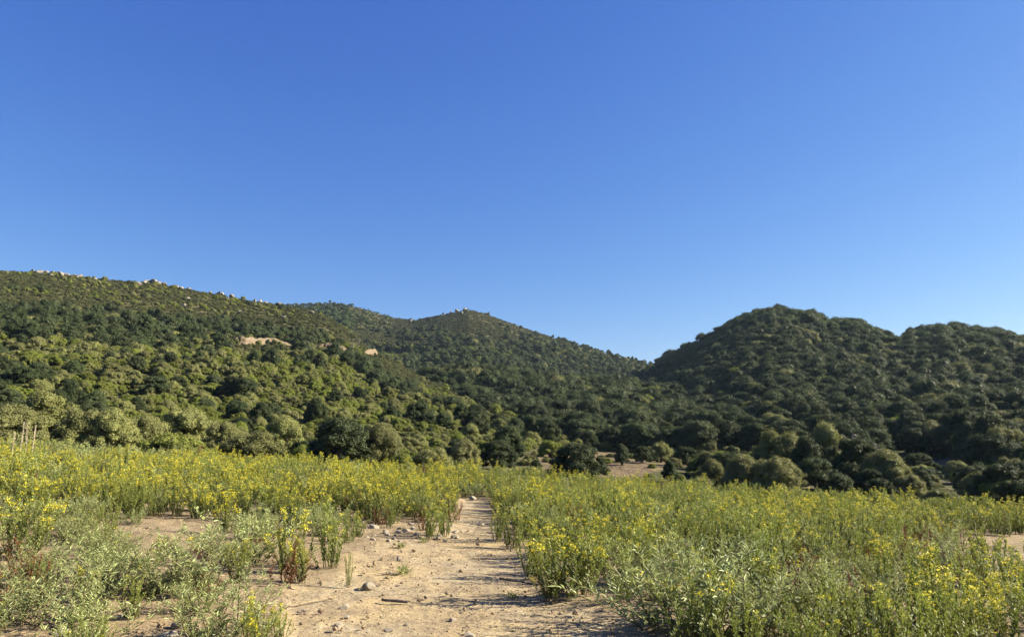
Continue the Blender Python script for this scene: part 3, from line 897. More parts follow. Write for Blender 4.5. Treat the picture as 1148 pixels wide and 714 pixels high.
# low scrub closing the gaps between the crowns
fb = SELX[rest]; fb = fb[(fb[:, 3] != 4) & (np.hypot(fb[:, 0], fb[:, 1]) > 66)]
fb = np.repeat(fb, 2, 0); aa = rng.uniform(0, 6.283, len(fb)); dd_ = fb[:, 4] * rng.uniform(.7, 1.5, len(fb))
fb[:, 0] += np.cos(aa) * dd_; fb[:, 1] += np.sin(aa) * dd_; fb[:, 2] = terrain(fb[:, 0], fb[:, 1])
fb[:, 4] *= rng.uniform(.35, .65, len(fb)); uu = rng.uniform(0, 1, len(fb))
fb[:, 3] = np.where(fb[:, 5] <= 1, np.where(uu < .5, 1, 2), np.where(uu < np.where(fb[:, 5] == 3, .80, .50), 0, np.where(uu < .90, 2, 1)))
clear = earth_mask(fb[:, 0], fb[:, 1]) < .3
for bk in BANKS:
    W = np.array([hit(u, v)[:2] for u, v in bk]); fth = np.arctan2(fb[:, 0], fb[:, 1]); wa = np.arctan2(W[:, 0], W[:, 1])
    dr = np.interp(fth, wa, np.hypot(W[:, 0], W[:, 1])) - np.hypot(fb[:, 0], fb[:, 1])
    clear &= ~((fth > wa.min() - .004) & (fth < wa.max() + .004) & (dr > -4) & (dr < 16))
fb = fb[clear]
n0 = len(SELX); SELX = np.concatenate([SELX, fb]); rest = np.concatenate([rest, np.arange(n0, len(SELX))])
heath_i = rest[SELX[rest, 3] == 4]; wood_i = rest[SELX[rest, 3] != 4]
mass('hillside_woodland', tree_groups(wood_i)).__setitem__('label', 'far oak, pine and olive scrub covering the three hills')
# heath: several cushions per cell
hp = SELX[heath_i]
rep = np.concatenate([np.repeat(hp, 7, 0), np.repeat(hp[hp[:, 5] == 2], 6, 0)])
cl = np.where(np.hypot(rep[:, 0], rep[:, 1]) > 520, 6.2, 4.5)
rep[:, 0] += rng.uniform(-.55, .55, len(rep)) * cl; rep[:, 1] += rng.uniform(-.55, .55, len(rep)) * cl
rep[:, 2] = terrain(rep[:, 0], rep[:, 1]); rep[:, 4] *= rng.uniform(.5, 1.1, len(rep))
n_keep = len(SELX); SELX = np.concatenate([SELX, rep])
mass('hilltop_undergrowth', tree_groups(np.arange(n_keep, len(SELX)))).__setitem__('label', 'low brownish heath on the crests of the hills')
print('trees', len(SINGLE) + len(HAND), 'wood', len(wood_i), 'heath', len(rep))

# ------------------------------------------------------------------ rocks
def rock_mesh(seed, mat, name='rock', sub=ICO3, sharp=.35):
    g = np.random.default_rng(seed)
    V, F = sub; V = V.copy()
    for _ in range(9):                                   # plane cuts give facets
        nrm = unit(g.normal(size=(1, 3)))[0]; dd = g.uniform(.45, .85)
        s = V @ nrm - dd
        V -= np.where(s > 0, s, 0)[:, None] * nrm * .92
    V *= 1 + .05 * fbm(V[:, 0] * 3 + seed, V[:, 1] * 3 + V[:, 2] * 2.3, seed, 3)[:, None]
    V *= g.uniform(.75, 1.2, 3) * [1, 1, .75]
    V[:, 2] -= V[:, 2].min() + .25 * np.ptp(V[:, 2]) * .6
    me = mesh_np(name, V, F, [mat], smooth=False)
    return me
BOULDERS = [rock_mesh(800 + i, M_ROCK, 'boulder') for i in range(6)]
STONES = [rock_mesh(820 + i, M_STONE, 'stone') for i in range(6)]

def put_boulder(u, v, wpx, label, group=None, squash=1.):
    x, y, z = hit(u, v)
    d = math.hypot(x, y)
    s = wpx * d / FPX / 2 * 1.08
    o = link('boulder', BOULDERS[random.randrange(6)], label=label, category='boulder')
    if group:
        o['group'] = group
    o.location = (x, y, z - .12 * s + .35); o.rotation_euler = (random.uniform(-.3, .3), random.uniform(-.3, .3), random.uniform(0, 6.28))
    o.scale = (s, s, s * squash)
G1 = 'pale boulders along the crest of the left hill'
for u, v, w in ((36, 301, 6), (44, 302, 7), (52, 304, 5), (59, 306, 5), (68, 307, 7), (75, 306, 5), (84, 308, 5), (90, 308, 5), (106, 314, 4), (58, 310, 4), (86, 312, 4)):
    put_boulder(u, v, w, 'pale boulder in the string of rocks high on the left crest', G1)
for u, v, w, l in ((172, 315, 10, 'largest pale outcrop block on the left crest'), (179, 316, 9, 'sunlit block on the right end of the largest crest outcrop'),
                   (165, 315, 8, 'block at the left end of the largest crest outcrop'), (183, 316, 7, 'low block trailing right of the largest crest outcrop'),
                   (156, 320, 7, 'white rounded boulder just below the crest outcrop, left one'), (163, 318, 6, 'white rounded boulder just below the crest outcrop, right one'),
                   (210, 336, 6, 'lone pale boulder in scrub below the crest'), (318, 357, 7, 'lone white boulder on the brown heath slope above the banks'),
                   (391, 366, 6, 'lone white boulder beyond the heath near the dark pines'), (314, 340, 9, 'flat pale rock on the crest before the green ridge'),
                   (1141, 408, 16, 'bare pale rock slab at the edge of the right hill')):
    put_boulder(u, v, w, l, squash=.75)
for u, v, w in ((197, 323, 6), (203, 325, 5), (212, 324, 5), (245, 328, 7), (249, 330, 6), (259, 331, 6), (272, 333, 5), (286, 333, 4), (292, 335, 5), (298, 335, 4), (236, 327, 4)):
    put_boulder(u, v, w, 'pale boulder in the broken row of rocks lower on the left crest', G1)
for u, v, w in ((512, 347, 5), (521, 348, 5), (518, 352, 4), (506, 350, 3), (460, 361, 5), (433, 371, 4), (545, 352, 3), (497, 352, 4)):
    put_boulder(u, v, w, 'small pale rock near the summit of the middle hill', 'pale rocks on the middle summit')
for u, v, w in ((420, 372, 4), (465, 372, 4), (240, 350, 4), (206, 344, 4), (268, 352, 5), (350, 352, 4), (506, 398, 3), (552, 368, 3)):
    put_boulder(u, v, w, 'small pale rock showing through hillside scrub', 'pale rocks scattered in the hillside scrub')

# eroded banks of orange earth cut into the left hill
def bank(pts, hpx, seed):
    W = [hit(u, v) for u, v in pts]
    d0 = sum(math.hypot(w[0], w[1]) for w in W) / len(W)
    x0, y0 = pts[0][0], pts[-1][0]
    na, nb = 70, 16
    g = np.random.default_rng(seed)
    V = []
    ua = np.linspace(0, len(W) - 1, na)
    bx = np.interp(ua, range(len(W)), [w[0] for w in W]); by = np.interp(ua, range(len(W)), [w[1] for w in W])
    hh = hpx * d0 / FPX * np.sin(np.linspace(.08, math.pi - .08, na)) ** .6 * (1 + .35 * fbm(ua * 2.3, ua * 0, seed, 3))
    ro = np.hypot(bx, by); ox, oy = -bx / ro, -by / ro
    for j in range(nb + 1):
        b = j / nb
        out = (1 - b) * 1.6 + .55 * fbm(ua * 3.1, ua * 0 + b * 3, seed + 5, 3) + .8 * fbm(ua * 1.1, ua * 0 + b * .6, seed + 6, 2) + .45 * fbm(ua * 8, ua * 0 + b * 2.2, seed + 7, 3) - 2.8 * max(0, b - .78) / .22
        X_, Y_ = bx + ox * out, by + oy * out
        zz = terrain(bx, by) - .6 + hh * min(1, b / .8) * 1.15
        if b > .8:
            zz = np.minimum(zz, 1e9) - .2 * (b - .8)
        V.append(np.stack([X_, Y_, zz], 1))
    V = np.concatenate(V)
    F = np.array([(j * na + i, j * na + i + 1, (j + 1) * na + i + 1, (j + 1) * na + i) for j in range(nb) for i in range(na - 1)])
    link('earth_bank_terrain', mesh_np('earth_bank', V, F, [M_BANK], smooth=True), kind='structure')
for bk, hp_, sd_ in zip(BANKS, (9.5, 6.5, 7.5), (3, 4, 5)):
    bank(bk, hp_, sd_)
    for k in range(int((bk[-1][0] - bk[0][0]) / 8)):
        u = random.uniform(bk[0][0] - 3, bk[-1][0] + 3); x, y, z = hit(u, float(np.interp(u, [p[0] for p in bk], [p[1] for p in bk])))
        q = 1 - random.uniform(.4, 5.) / math.hypot(x, y); x, y = x * q, y * q
        rr_ = random.uniform(.5, 1.1)
        lab = 'low bush breaking the edge of the eroded earth banks'
        t = thing('bush', lab, 'bush', (x, y, tz(x, y) - .1), random.uniform(0, 6.28), (rr_ * 1.3, rr_, rr_ * random.uniform(.8, 1.4)), lab)
        link('crown', SP[random.choice(['olive', 'oak', 'lentisk'])][1][k % 3], t)

# ------------------------------------------------------------------ bare snags
def snag(seed, h, name='dead_tree'):
    g = np.random.default_rng(seed); ac = Acc()
    ts = np.linspace(0, 1, 7)[:, None]
    main = np.concatenate([.06 * np.sin(ts * 4 + seed), .05 * np.cos(ts * 3), ts * h], 1)
    V, F = tube(main, np.linspace(.040, .008, 7), 6); ac.add(V, F)
    br = Acc()
    for i in range(11):
        t0 = g.uniform(.3, .95); p = np.array([np.interp(t0, ts[:, 0], main[:, k]) for k in range(3)])
        a = g.uniform(0, 6.28); L = h * g.uniform(.15, .4) * (1.2 - t0 * .6)
        e = p + np.array([math.cos(a) * .6, math.sin(a) * .6, g.uniform(.5, 1.)]) * L
        V, F = tube(np.stack([p, (p + e) / 2 + g.normal(size=3) * .05, e]), [.018, .012, .005], 4); br.add(V, F)
        for _ in range(3):
            q = p + (e - p) * g.uniform(.4, .95); e2 = q + unit(g.normal(size=(1, 3)) + [0, 0, .7])[0] * L * .35
            V, F = tube(np.stack([q, (q + e2) / 2, e2]), [.016, .011, .005], 3); br.add(V, F)
    return ac.mesh('snag_trunk', M_DEAD, True), br.mesh('snag_branch', M_DEAD, True)
SNAGS = [snag(i, 1.) for i in (1, 2, 3)]
for u, v, hpx, l in ((953, 492, 26, 'bare grey snag sticking up from the twiggy tree'), (1102, 500, 22, 'bare twiggy snag beside the slim pale tree'),
                     (976, 500, 18, 'short bare snag above the sloping grey-green scrub'), (396, 394, 14, 'pale bare trunk beside the eroded bank'),
                     (402, 392, 12, 'thinner bare trunk right beside the eroded bank'), (183, 371, 10, 'white dead branches among dark oaks on the left hill'),
                     (145, 368, 10, 'pale forked snag among dark oaks on the left hill'), (1120, 470, 14, 'grey snag in the scrub of the right hill')):
    x, y, z = hit(u, v) if v < 480 else at(u, 78 if u < 1000 else 118)
    d = math.hypot(x, y); s = hpx * d / FPX
    if 480 < v and u < 1000:
        s += 2.2
    t = thing('dead_tree', l, 'dead tree', (x, y, z - .1), random.uniform(0, 6), (s, s, s))
    a, b = SNAGS[random.randrange(3)]
    link('trunk', a, t); link('branch', b, t)

# ------------------------------------------------------------------ the meadow
PUT = []
def put_weed(x, y, kind, sc, label, group=None, cat=None, wide=1., name=None, var=None):
    z = tz(x, y)
    name = name or ('grey_leaved_shrub' if kind == 'grey' else 'flowering_weed')
    t = thing(name, label, cat or ('shrub' if kind == 'grey' else 'flowering weed'), (x, y, z - .02), random.uniform(0, 6.28), (sc * wide, sc * wide, sc), group)
    t.rotation_euler[0] = random.gauss(0, .05); t.rotation_euler[1] = random.gauss(0, .05)
    ms, ml, mf = WEEDS[kind][random.randrange(len(WEEDS[kind])) if var is None else var]
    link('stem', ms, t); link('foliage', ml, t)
    if mf is not None:
        link('blossom', mf, t)
    PUT.append((x, y, .17 * sc * wide))
    return t

# hand placed: u, v of the foot, height in photo pixels, kind, widening, label
HW = [
 (628, 671, 88, 'rich', 1.25, 'tall yellow-topped clump jutting into the path on its sunny side'),
 (652, 668, 76, 'some', 1.0, 'green clump leaning against the tall clump that juts into the path'),
 (612, 672, 52, 'rich', .8, 'short yellow-headed weed at the front foot of the jutting clump'),
 (598, 648, 62, 'some', 1.0, 'upright weed on the path edge just behind the jutting clump'),
 (697, 657, 66, 'few', 1.3, 'broad green weed alone on the litter right of the jutting clump'),
 (322, 642, 70, 'rich', .9, 'tall yellow-flowered weed on the left edge of the path'),
 (338, 652, 48, 'rich', .8, 'smaller yellow-flowered weed in front of the tall left-edge one'),
 (368, 636, 78, 'some', .9, 'bright green pillar-like weed next to the bare path'),
 (391, 656, 40, 'few', .35, 'single leafy stem standing alone on the path beside a stone'),
 (483, 603, 44, 'some', 1.1, 'dense upright clump where the path narrows'),
 (437, 592, 40, 'few', .6, 'dark slender weed among the stones beyond the bare patch'),
 (498, 600, 38, 'some', .9, 'lower half-hidden clump touching the dense upright clump'),
 (573, 614, 48, 'some', 1.0, 'narrow upright weed at the right edge of the path bend'),
 (558, 606, 44, 'some', .9, 'foremost weed of the wall of flowers right of the narrow path'),
 (18, 626, 78, 'rich', 1.2, 'big yellow-headed clump at the left margin of the meadow'),
 (40, 618, 58, 'rich', 1.0, 'yellow weed just right of the big left-margin clump'),
 (288, 735, 74, 'rich', .8, 'yellow-tipped weed at the bottom left of the path'),
 (312, 728, 52, 'some', .7, 'narrow green weed right beside the yellow-tipped bottom one'),
 (1078, 712, 66, 'rich', 1.2, 'bright yellow clump near the stony bare patch on the right'),
 (1122, 712, 60, 'rich', 1.2, 'bright yellow clump closest to the right margin'),
 (1050, 690, 44, 'few', 1.0, 'green weed behind the bright yellow right-hand clump'),
 (960, 740, 92, 'few', 1.2, 'tall green spire weed in the near right corner'),
 (925, 745, 92, 'few', 1.1, 'tall green spires left of the near right corner weed'),
 (985, 650, 52, 'rich', 1.1, 'yellow-tipped weed beyond the rusty patch'),
 (250, 720, 74, 'grey', 1.2, 'large grey-green shrub left of the yellow-tipped bottom weed'),
 (225, 662, 72, 'grey', 1.3, 'wide pale shrub behind the lichen-grey stone'),
 (120, 668, 66, 'grey', 1.2, 'pale loose shrub between bare strips in the left corner'),
 (20, 700, 62, 'grey', 1.2, 'grey shrub over white stones in the left corner'),
 (100, 725, 52, 'grey', 1.2, 'shrub cut by the bottom border in the left corner'),
 (270, 632, 64, 'grey', 1.1, 'tall pale shrub left of the tall yellow left-edge weed'),
 (757, 700, 96, 'grey', 1.25, 'silvery shrub bulging onto the litter right of the path'),
 (795, 716, 98, 'grey', 1.2, 'silvery shrub next right of the bulging one'),
 (842, 722, 96, 'grey', 1.1, 'grey-green shrub third right of the path at the bottom'),
 (882, 738, 90, 'grey', 1.1, 'grey-green shrub fourth right of the path at the bottom'),
 (735, 655, 64, 'grey', .9, 'pale shrub behind the bulging silvery one'),
 (1140, 668, 60, 'grey', 1.2, 'grey shrub below the stony bare patch at the margin'),
 (1018, 740, 62, 'grey', 1.2, 'grey shrub with rusty leaves at the bottom right'),
]
for u, v, hp_, kind, wide, lab in HW:
    x, y, z = hit(u, v)
    d = project(x, y, z)[2]
    nat = {'rich': .74, 'some': .72, 'few': .68, 'grey': .50}[kind]
    put_weed(x, y, kind, hp_ * d / FPX / nat, lab, wide=wide)

for k in range(30):
    u, v = (random.uniform(850, 1120), random.uniform(592, 710)) if k < 22 else (random.uniform(330, 540), random.uniform(575, 600))
    x, y, z = hit(u, v)
    lab = 'rust-brown dried weed among the green ones ' + ('on the right of the meadow' if k < 22 else 'left of the narrow path')
    t = thing('dry_weed', lab, 'dry weed', (x, y, z - .02), random.uniform(0, 6), (random.uniform(.6, 1.1),) * 3, lab)
    ms, ml, mf = WEEDS['dry'][k % 3]
    link('stem', ms, t); link('foliage', ml, t)

# low green tufts on the path
def tuft(seed):
    g = np.random.default_rng(seed); lf = Acc(); n_ = 90
    a = g.uniform(0, 6.28, n_); P = np.stack([np.cos(a), np.sin(a), a * 0], 1) * (g.uniform(0, .07, n_))[:, None]; P[:, 2] = g.uniform(0, .07, n_)
    D = np.stack([np.cos(a), np.sin(a), g.uniform(.2, 1.4, n_)], 1)
    L = g.uniform(.03, .06, n_)
    V, F = leaves(P, D, np.tile([0, 0, 1.], (n_, 1)) + g.normal(size=(n_, 3)) * .3, L, L * .28, .05); lf.add(V, F, g.uniform(0, 1, n_))
    return lf.mesh('tuft_foliage', M_FLOW_LEAF)
TUFT = [tuft(i) for i in (1, 2)]
for u, v, s, l in ((452, 641, 1.2, 'low green tuft on the bare path among pebbles'), (449, 612, 1.0, 'small green tuft where bare soil meets the stones'),
                   (475, 606, .9, 'tiny tuft beside the dense upright clump'), (575, 668, .8, 'flattened tuft in the shade streak on the path')):
    x, y, z = hit(u, v)
    o = link('weed_tuft', TUFT[random.randrange(2)], label=l, category='weed'); o.location = (x, y, z - .035); o.scale = (s, s, s); o.rotation_euler = (0, 0, random.uniform(0, 6))

# where the mass of weeds stands
def scatter_meadow():
    cell = .50
    xs = np.arange(-31, 28, cell); ys = np.arange(3.6, 42, cell)
    X, Y = np.meshgrid(xs, ys); X = X.ravel(); Y = Y.ravel()
    X = X + rng.uniform(-.5, .5, len(X)) * cell; Y = Y + rng.uniform(-.5, .5, len(Y)) * cell
    th = np.arctan2(X, Y); r = np.hypot(X, Y)
    er = np.interp(th, E_TH, E_R)
    s = (np.abs(th) < R_(47)) & (r < er + 3) & (r > 4.4)
    X, Y = X[s], Y[s]
    n = len(X)
    Z = terrain(X, Y)
    U, Vv, D = project(X, Y, Z)
    u1, u2 = rng.uniform(0, 1, n), rng.uniform(0, 1, n)
    patch = fbm(X / 1.1, Y / 1.1, 51, 3); patch2 = fbm(X / 3.2, Y / 3.2, 52, 3)
    keep = ~((Y < 6.5) & (np.abs(X + .35) < 1.55))
    for b in BARE:
        keep &= ~inside(X, Y, b)
        keep &= ~inside(X - .12, Y, b) & ~inside(X + .12, Y, b)
    # the path end and the strip left of it
    left = X < -.9
    near_left = left & (Y < 13.5)
    dens = np.where(near_left, .60 + .7 * patch, np.where(Y < 11, .74 + .6 * patch, .90 + .45 * patch))
    stony = (U > 395) & (U < 520) & (Vv > 585) & (Vv < 612)
    dens = np.where(stony, .28, dens)
    rubble = (U > 1040) & (Vv > 596) & (Vv < 700)
    dens = np.where(rubble, dens * .55, dens)
    keep &= u1 < dens
    # kinds
    q = u2 + .35 * patch2
    kind = np.zeros(n, int)                           # 0 rich 1 some 2 few 3 grey
    farL = left & ~near_left
    kind = np.where(farL, np.where(q < .50, 0, np.where(q < .72, 1, np.where(q < .86, 2, 3))), kind)
    rim = farL & (Vv < 528 + 8 * patch) & (U < 420)
    kind = np.where(rim, np.where(u2 < .22, 1, np.where(u2 < .5, 2, 3)), kind)
    kind = np.where(near_left, np.where(u2 < .05, 0, np.where(u2 < .18, 1, np.where(u2 < .36, 2, 3))), kind)
    right = ~left
    kind = np.where(right, np.where(q < .20, 0, np.where(q < .58, 1, np.where(q < .92, 2, 3))), kind)
    nearR = right & (Y < 9.5)
    kind = np.where(nearR, np.where(q < .06, 0, np.where(q < .28, 1, np.where(q < .66, 2, 3))), kind)
    farR = right & (U > 900) & (Y > 11)
    kind = np.where(farR, np.where(q < .12, 0, np.where(q < .45, 1, np.where(q < .85, 2, 3))), kind)
    sc = (.62 + .58 * rng.uniform(0, 1, n) ** .8) * (1 + .22 * patch2)
    sc = np.where(near_left, sc * np.where(kind == 3, .80, .72), sc)
    sc = np.where(rim & (kind == 3), sc * 1.35, sc)
    sc = np.where(farL & (kind == 3), sc * 1.2, sc)
    kind = np.where((rng.uniform(0, 1, n) < .05) & (kind > 0), 4, kind)
    for hx, hy, hr_ in PUT:
        keep &= np.hypot(X - hx, Y - hy) > hr_
    return np.stack([X, Y, Z, kind, sc, U, Vv, D], 1)[keep]
MD = scatter_meadow()
inv = (MD[:, 5] > -15) & (MD[:, 5] < 1163) & (MD[:, 6] < 800)
size = MD[:, 4] / MD[:, 7]
KN = ['rich', 'some', 'few', 'grey', 'dry']
o_f = [i for i in np.argsort(-size) if inv[i] and MD[i, 3] < 3][:265]
o_g = [i for i in np.argsort(-size) if inv[i] and MD[i, 3] == 3][:200]
LK = {'rich': 'yellow-flowered weed', 'some': 'partly flowering green weed', 'few': 'green weed with hardly any flowers', 'grey': 'grey-green narrow-leaved shrub'}
def zone(u, v):
    if u < 320: return 'in the sparse left part of the meadow' if v > 600 else 'in the dense stand left of the path'
    if u < 560: return 'in the dense stand left of the path'
    if u < 760: return 'in the dense stand right of the path'
    if v > 640: return 'in the near tangle at the bottom right'
    return 'in the wide right part of the meadow'
for i in o_f + o_g:
    x, y, z, k, s, u, v, d = MD[i]
    kn = KN[int(k)]
    lab = LK[kn] + ' ' + zone(u, v)
    put_weed(x, y, kn, s, lab, lab)
used = set(o_f + o_g)
groups = []
R2 = np.array([i for i in range(len(MD)) if i not in used])
for k, kn in enumerate(KN):
    for v_ in range(len(WEEDS[kn])):
        pass
for k, kn in enumerate(KN):
    src = [merged(w, kn + '_weed') for w in WEEDS[kn]]
    d = MD[R2][MD[R2][:, 3] == k]
    pick = rng.integers(0, len(src), len(d))
    for v_, me in enumerate(src):
        q = d[pick == v_]
        m = len(q)
        if m:
            sc = np.stack([q[:, 4]] * 3, 1) * np.stack([rng.uniform(.9, 1.2, m)] * 2 + [rng.uniform(.85, 1.15, m)], 1)
            groups.append((me, q[:, :3] - [0, 0, .02], np.stack([rng.normal(0, .06, m), rng.normal(0, .06, m), rng.uniform(0, 6.28, m)], 1), sc))
mass('meadow_undergrowth', groups).__setitem__('label', 'dense far meadow of yellow-flowered and grey-green weeds')
print('meadow single', len(used) + len(HW), 'mass', len(R2))

# rusty dock spikes and pale dry stalks
def dock(seed, h=.8):
    g = np.random.default_rng(seed); st, sd = Acc(), Acc()
    for s in range(3):
        a = g.uniform(0, 6.28); top = np.array([math.cos(a) * .08, math.sin(a) * .08, h * g.uniform(.75, 1.)])
        pts = np.linspace(0, 1, 5)[:, None] * top
        V, F = tube(pts, [.005, .0045, .004, .003, .002], 4); st.add(V, F, .5)
        n_ = 220; t = g.uniform(.38, 1, n_); ph = g.uniform(0, 6.28, n_)
        P = t[:, None] * top + np.stack([np.cos(ph), np.sin(ph), ph * 0], 1) * (g.uniform(.003, .028, n_) * (1.15 - t * .7))[:, None]
        L = g.uniform(.010, .018, n_)
        V, F = leaves(P, rand_dirs(n_, g), rand_dirs(n_, g), L, L * .9); sd.add(V, F, g.uniform(0, 1, n_))
    return st.mesh('dock_stem', M_RUST), sd.mesh('dock_seed_head', M_RUST)
DOCK = [dock(i) for i in (1, 2)]
for u, v, hp_, l in ((906, 610, 34, 'rust-red dock spike in the green weeds, tallest of its group'), (898, 608, 26, 'rust-red dock spike left of the tallest one'),
                     (883, 606, 20, 'small rust-red dock stalk at the left of the dock group'), (1026, 601, 26, 'dark brown dock spike standing alone before the stony patch'),
                     (1043, 598, 20, 'dark brown dock stalk beside a pale stone'), (1126, 598, 26, 'dark brown dock stalk at the back of the bare stony patch'),
                     (860, 590, 24, 'thin brown dock stalk over the far weeds'), (1080, 622, 30, 'brown dry stalk at the near edge of the stony patch')):
    x, y, z = hit(u, v); d = project(x, y, z)[2]; s = hp_ * d / FPX / .78
    t = thing('dock_plant', l, 'dock plant', (x, y, z - .02), random.uniform(0, 6), (s, s, s))
    a, b = DOCK[random.randrange(2)]
    link('stem', a, t); link('seed_head', b, t)

def stalk(seed, h=1.):
    g = np.random.default_rng(seed); st, hd = Acc(), Acc()
    pts = np.stack([.03 * np.sin(np.linspace(0, 3, 6) + seed), .02 * np.cos(np.linspace(0, 2, 6)), np.linspace(0, h, 6)], 1)
    V, F = tube(pts, np.linspace(.016, .012, 6), 5); st.add(V, F, .6)
    n_ = 260; t = g.uniform(.5, 1, n_); ph = g.uniform(0, 6.28, n_)
    P = np.stack([np.interp(t, np.linspace(0, 1, 6), pts[:, 0]), np.interp(t, np.linspace(0, 1, 6), pts[:, 1]), t * h], 1) + np.stack([np.cos(ph), np.sin(ph), ph * 0], 1) * .022
    L = g.uniform(.02, .035, n_); D = np.stack([np.cos(ph), np.sin(ph), g.uniform(.4, 1.5, n_)], 1)
    V, F = leaves(P, D, rand_dirs(n_, g), L, L * .5); hd.add(V, F, g.uniform(0, 1, n_))
    return st.mesh('stalk_stem', M_PALE_STEM), hd.mesh('stalk_seed_head', M_PALE_STEM)
STALK = [stalk(i) for i in (1, 2)]
for u, tv, l in ((24, 472, 'tall pale dead stalk at the rim, left of three'), (28.5, 474, 'tall pale dead stalk at the rim, middle of three'), (37, 476, 'tall pale dead stalk at the rim, right of three'),
                 (15, 484, 'shorter pale dead stalk left of the three tall ones')):
    x, y, z = at(u, 27.); d = project(x, y, z)[2]
    a_, e_ = azel(u, tv); h_ = EYE + 27 * e_ - z
    t = thing('dead_stalk', l, 'dry stalk', (x, y, z - .02), random.uniform(0, 6), (.75, .75, h_)); t.rotation_euler[1] = random.gauss(0, .03)
    a, b = STALK[random.randrange(2)]
    link('stem', a, t); link('seed_head', b, t)

# ------------------------------------------------------------------ stones, sticks and litter
def put_stone(u, v, wpx, label, group=None, flat=1., mesh=None):
    x, y, z = hit(u, v); d = project(x, y, z)[2]; s = wpx * d / FPX / 2 / .95
    o = link('stone', mesh or STONES[random.randrange(6)], label=label, category='stone')
    if group: o['group'] = group
    o.location = (x, y, z - .03 - .0 * s); o.scale = (s, s, s * flat); o.rotation_euler = (random.uniform(-.25, .25), random.uniform(-.25, .25), random.uniform(0, 6.28))
for u, v, w, l in ((414, 658, 15, 'grey stone on the path beside the single leafy stem'), (184, 716, 36, 'large lichen-grey stone at the bottom edge between shrubs'),
                   (136, 692, 20, 'tan rounded stone in the left corner'), (8, 686, 30, 'white flat stone under the corner shrub'), (70, 708, 26, 'white stone half hidden in corner leaves'),
                   (436, 641, 8, 'dark pebble left of the low green tuft'), (447, 626, 9, 'flat dark stone above the low green tuft'), (386, 679, 11, 'small pale stone under the pale stick end'),
                   (380, 698, 11, 'small grey stone with a dark shadow low on the path'), (388, 690, 8, 'pebble close above the small grey shadowed stone'),
                   (508, 692, 10, 'clod-like stone in the middle of the path'), (436, 704, 9, 'dark flat pebble low in the path middle'), (456, 697, 8, 'pebble between flat pebble and clod-like stone'),
                   (526, 711, 15, 'brown clod at the bottom edge of the path'), (419, 592, 14, 'whitish stone in the stony strip beyond the bare patch'),
                   (447, 596, 10, 'grey stone at the right of the stony strip'), (405, 597, 9, 'small stone at the left of the stony strip'), (462, 588, 10, 'pale stone behind the slender dark weed'),
                   (1040, 603, 10, 'pale stone beside the brown dock stalk'), (905, 612, 9, 'pale stone below the rust-red dock spikes'), (200, 700, 16, 'tan stone behind the large lichen-grey stone'),
                   (40, 664, 18, 'low tan stone on bare soil in the left corner'), (540, 587, 7, 'small stone on the narrowing path'), (530, 560, 9, 'pale stone at the far end of the path')):
    put_stone(u, v, w, l, flat=.6 if w > 25 else .9)
GS = 'small stones strewn over bare soil'
for _ in range(90):
    if random.random() < .45:
        u, v = random.uniform(395, 520), random.uniform(586, 606)
    else:
        u, v = random.uniform(1070, 1150), random.uniform(602, 665)
    put_stone(u, v, random.uniform(4, 8.5), 'small stone strewn in the stony strip left of the path' if u < 600 else 'small stone strewn on the bare patch at right', GS + (' by the path' if u < 600 else ' at right'))

def stick(u0, v0, u1_, v1_, r, label, mat):
    a = Vector(hit(u0, v0)); b = Vector(hit(u1_, v1_))
    n_ = 7; pts = []
    for i in range(n_):
        p = a.lerp(b, i / (n_ - 1)); p.x += random.gauss(0, .01); p.y += random.gauss(0, .01); p.z = tz(p.x, p.y) - .012 + r
        pts.append(p[:])
    ac = Acc(); V, F = tube(pts, [r * random.uniform(.75, 1.1) for _ in range(n_)], 6)
    ac.add(V, F)
    nv = 6
    ac.add(V[:nv], np.array([[5, 4, 3, 2, 1, 0]])); ac.add(V[-nv:], np.array([[0, 1, 2, 3, 4, 5]]))
    o = link('stick', ac.mesh('stick', mat, True), label=label, category='stick')
stick(428, 672, 456, 675, .016, 'dark short stick lying on the path', M_STICK)
stick(324, 679, 380, 667, .007, 'long pale stick lying across the left of the path', M_STRAW)
stick(334, 686, 343, 684, .010, 'short dark twig beside the long pale stick', M_STICK)
stick(560, 648, 605, 655, .010, 'thin dark twig in the shade streak on the path', M_STICK)
stick(90, 677, 150, 680, .014, 'dark branch lying on bare soil in the left corner', M_STICK)

def litter(n_, ymax, region):
    g = np.random.default_rng(5)
    x = g.uniform(-12, 15, n_ * 4); y = 4.6 + (ymax - 4.6) * g.uniform(0, 1, n_ * 4) ** 1.5
    ok = (np.abs(np.arctan2(x, y)) < R_(40))
    pm = inside(x, y, PATH)
    dens = np.where(pm, .62 + .7 * fbm(x * 1.5, y * 1.5, 55, 3), .85)
    ok &= g.uniform(0, 1, len(x)) < dens
    x, y = x[ok][:n_], y[ok][:n_]
    return x, y, g
x, y, g = litter(34000, 17, None)
z = terrain(x, y) + g.uniform(.0, .018, len(x))
a = g.uniform(0, 6.28, len(x))
D = np.stack([np.cos(a), np.sin(a), g.normal(0, .12, len(x))], 1)
L = g.uniform(.02, .10, len(x)); 
V, F = leaves(np.stack([x, y, z], 1), D, np.tile([0, 0, 1.], (len(x), 1)) + g.normal(size=(len(x), 3)) * .5, L, np.clip(L * .10, .003, .009))
ac = Acc(); ac.add(V, F, g.uniform(0, 1, len(x)))
link('straw_litter', ac.mesh('straw_litter', M_STRAW), kind='stuff', label='dry straw and leaf bits lying on the soil')
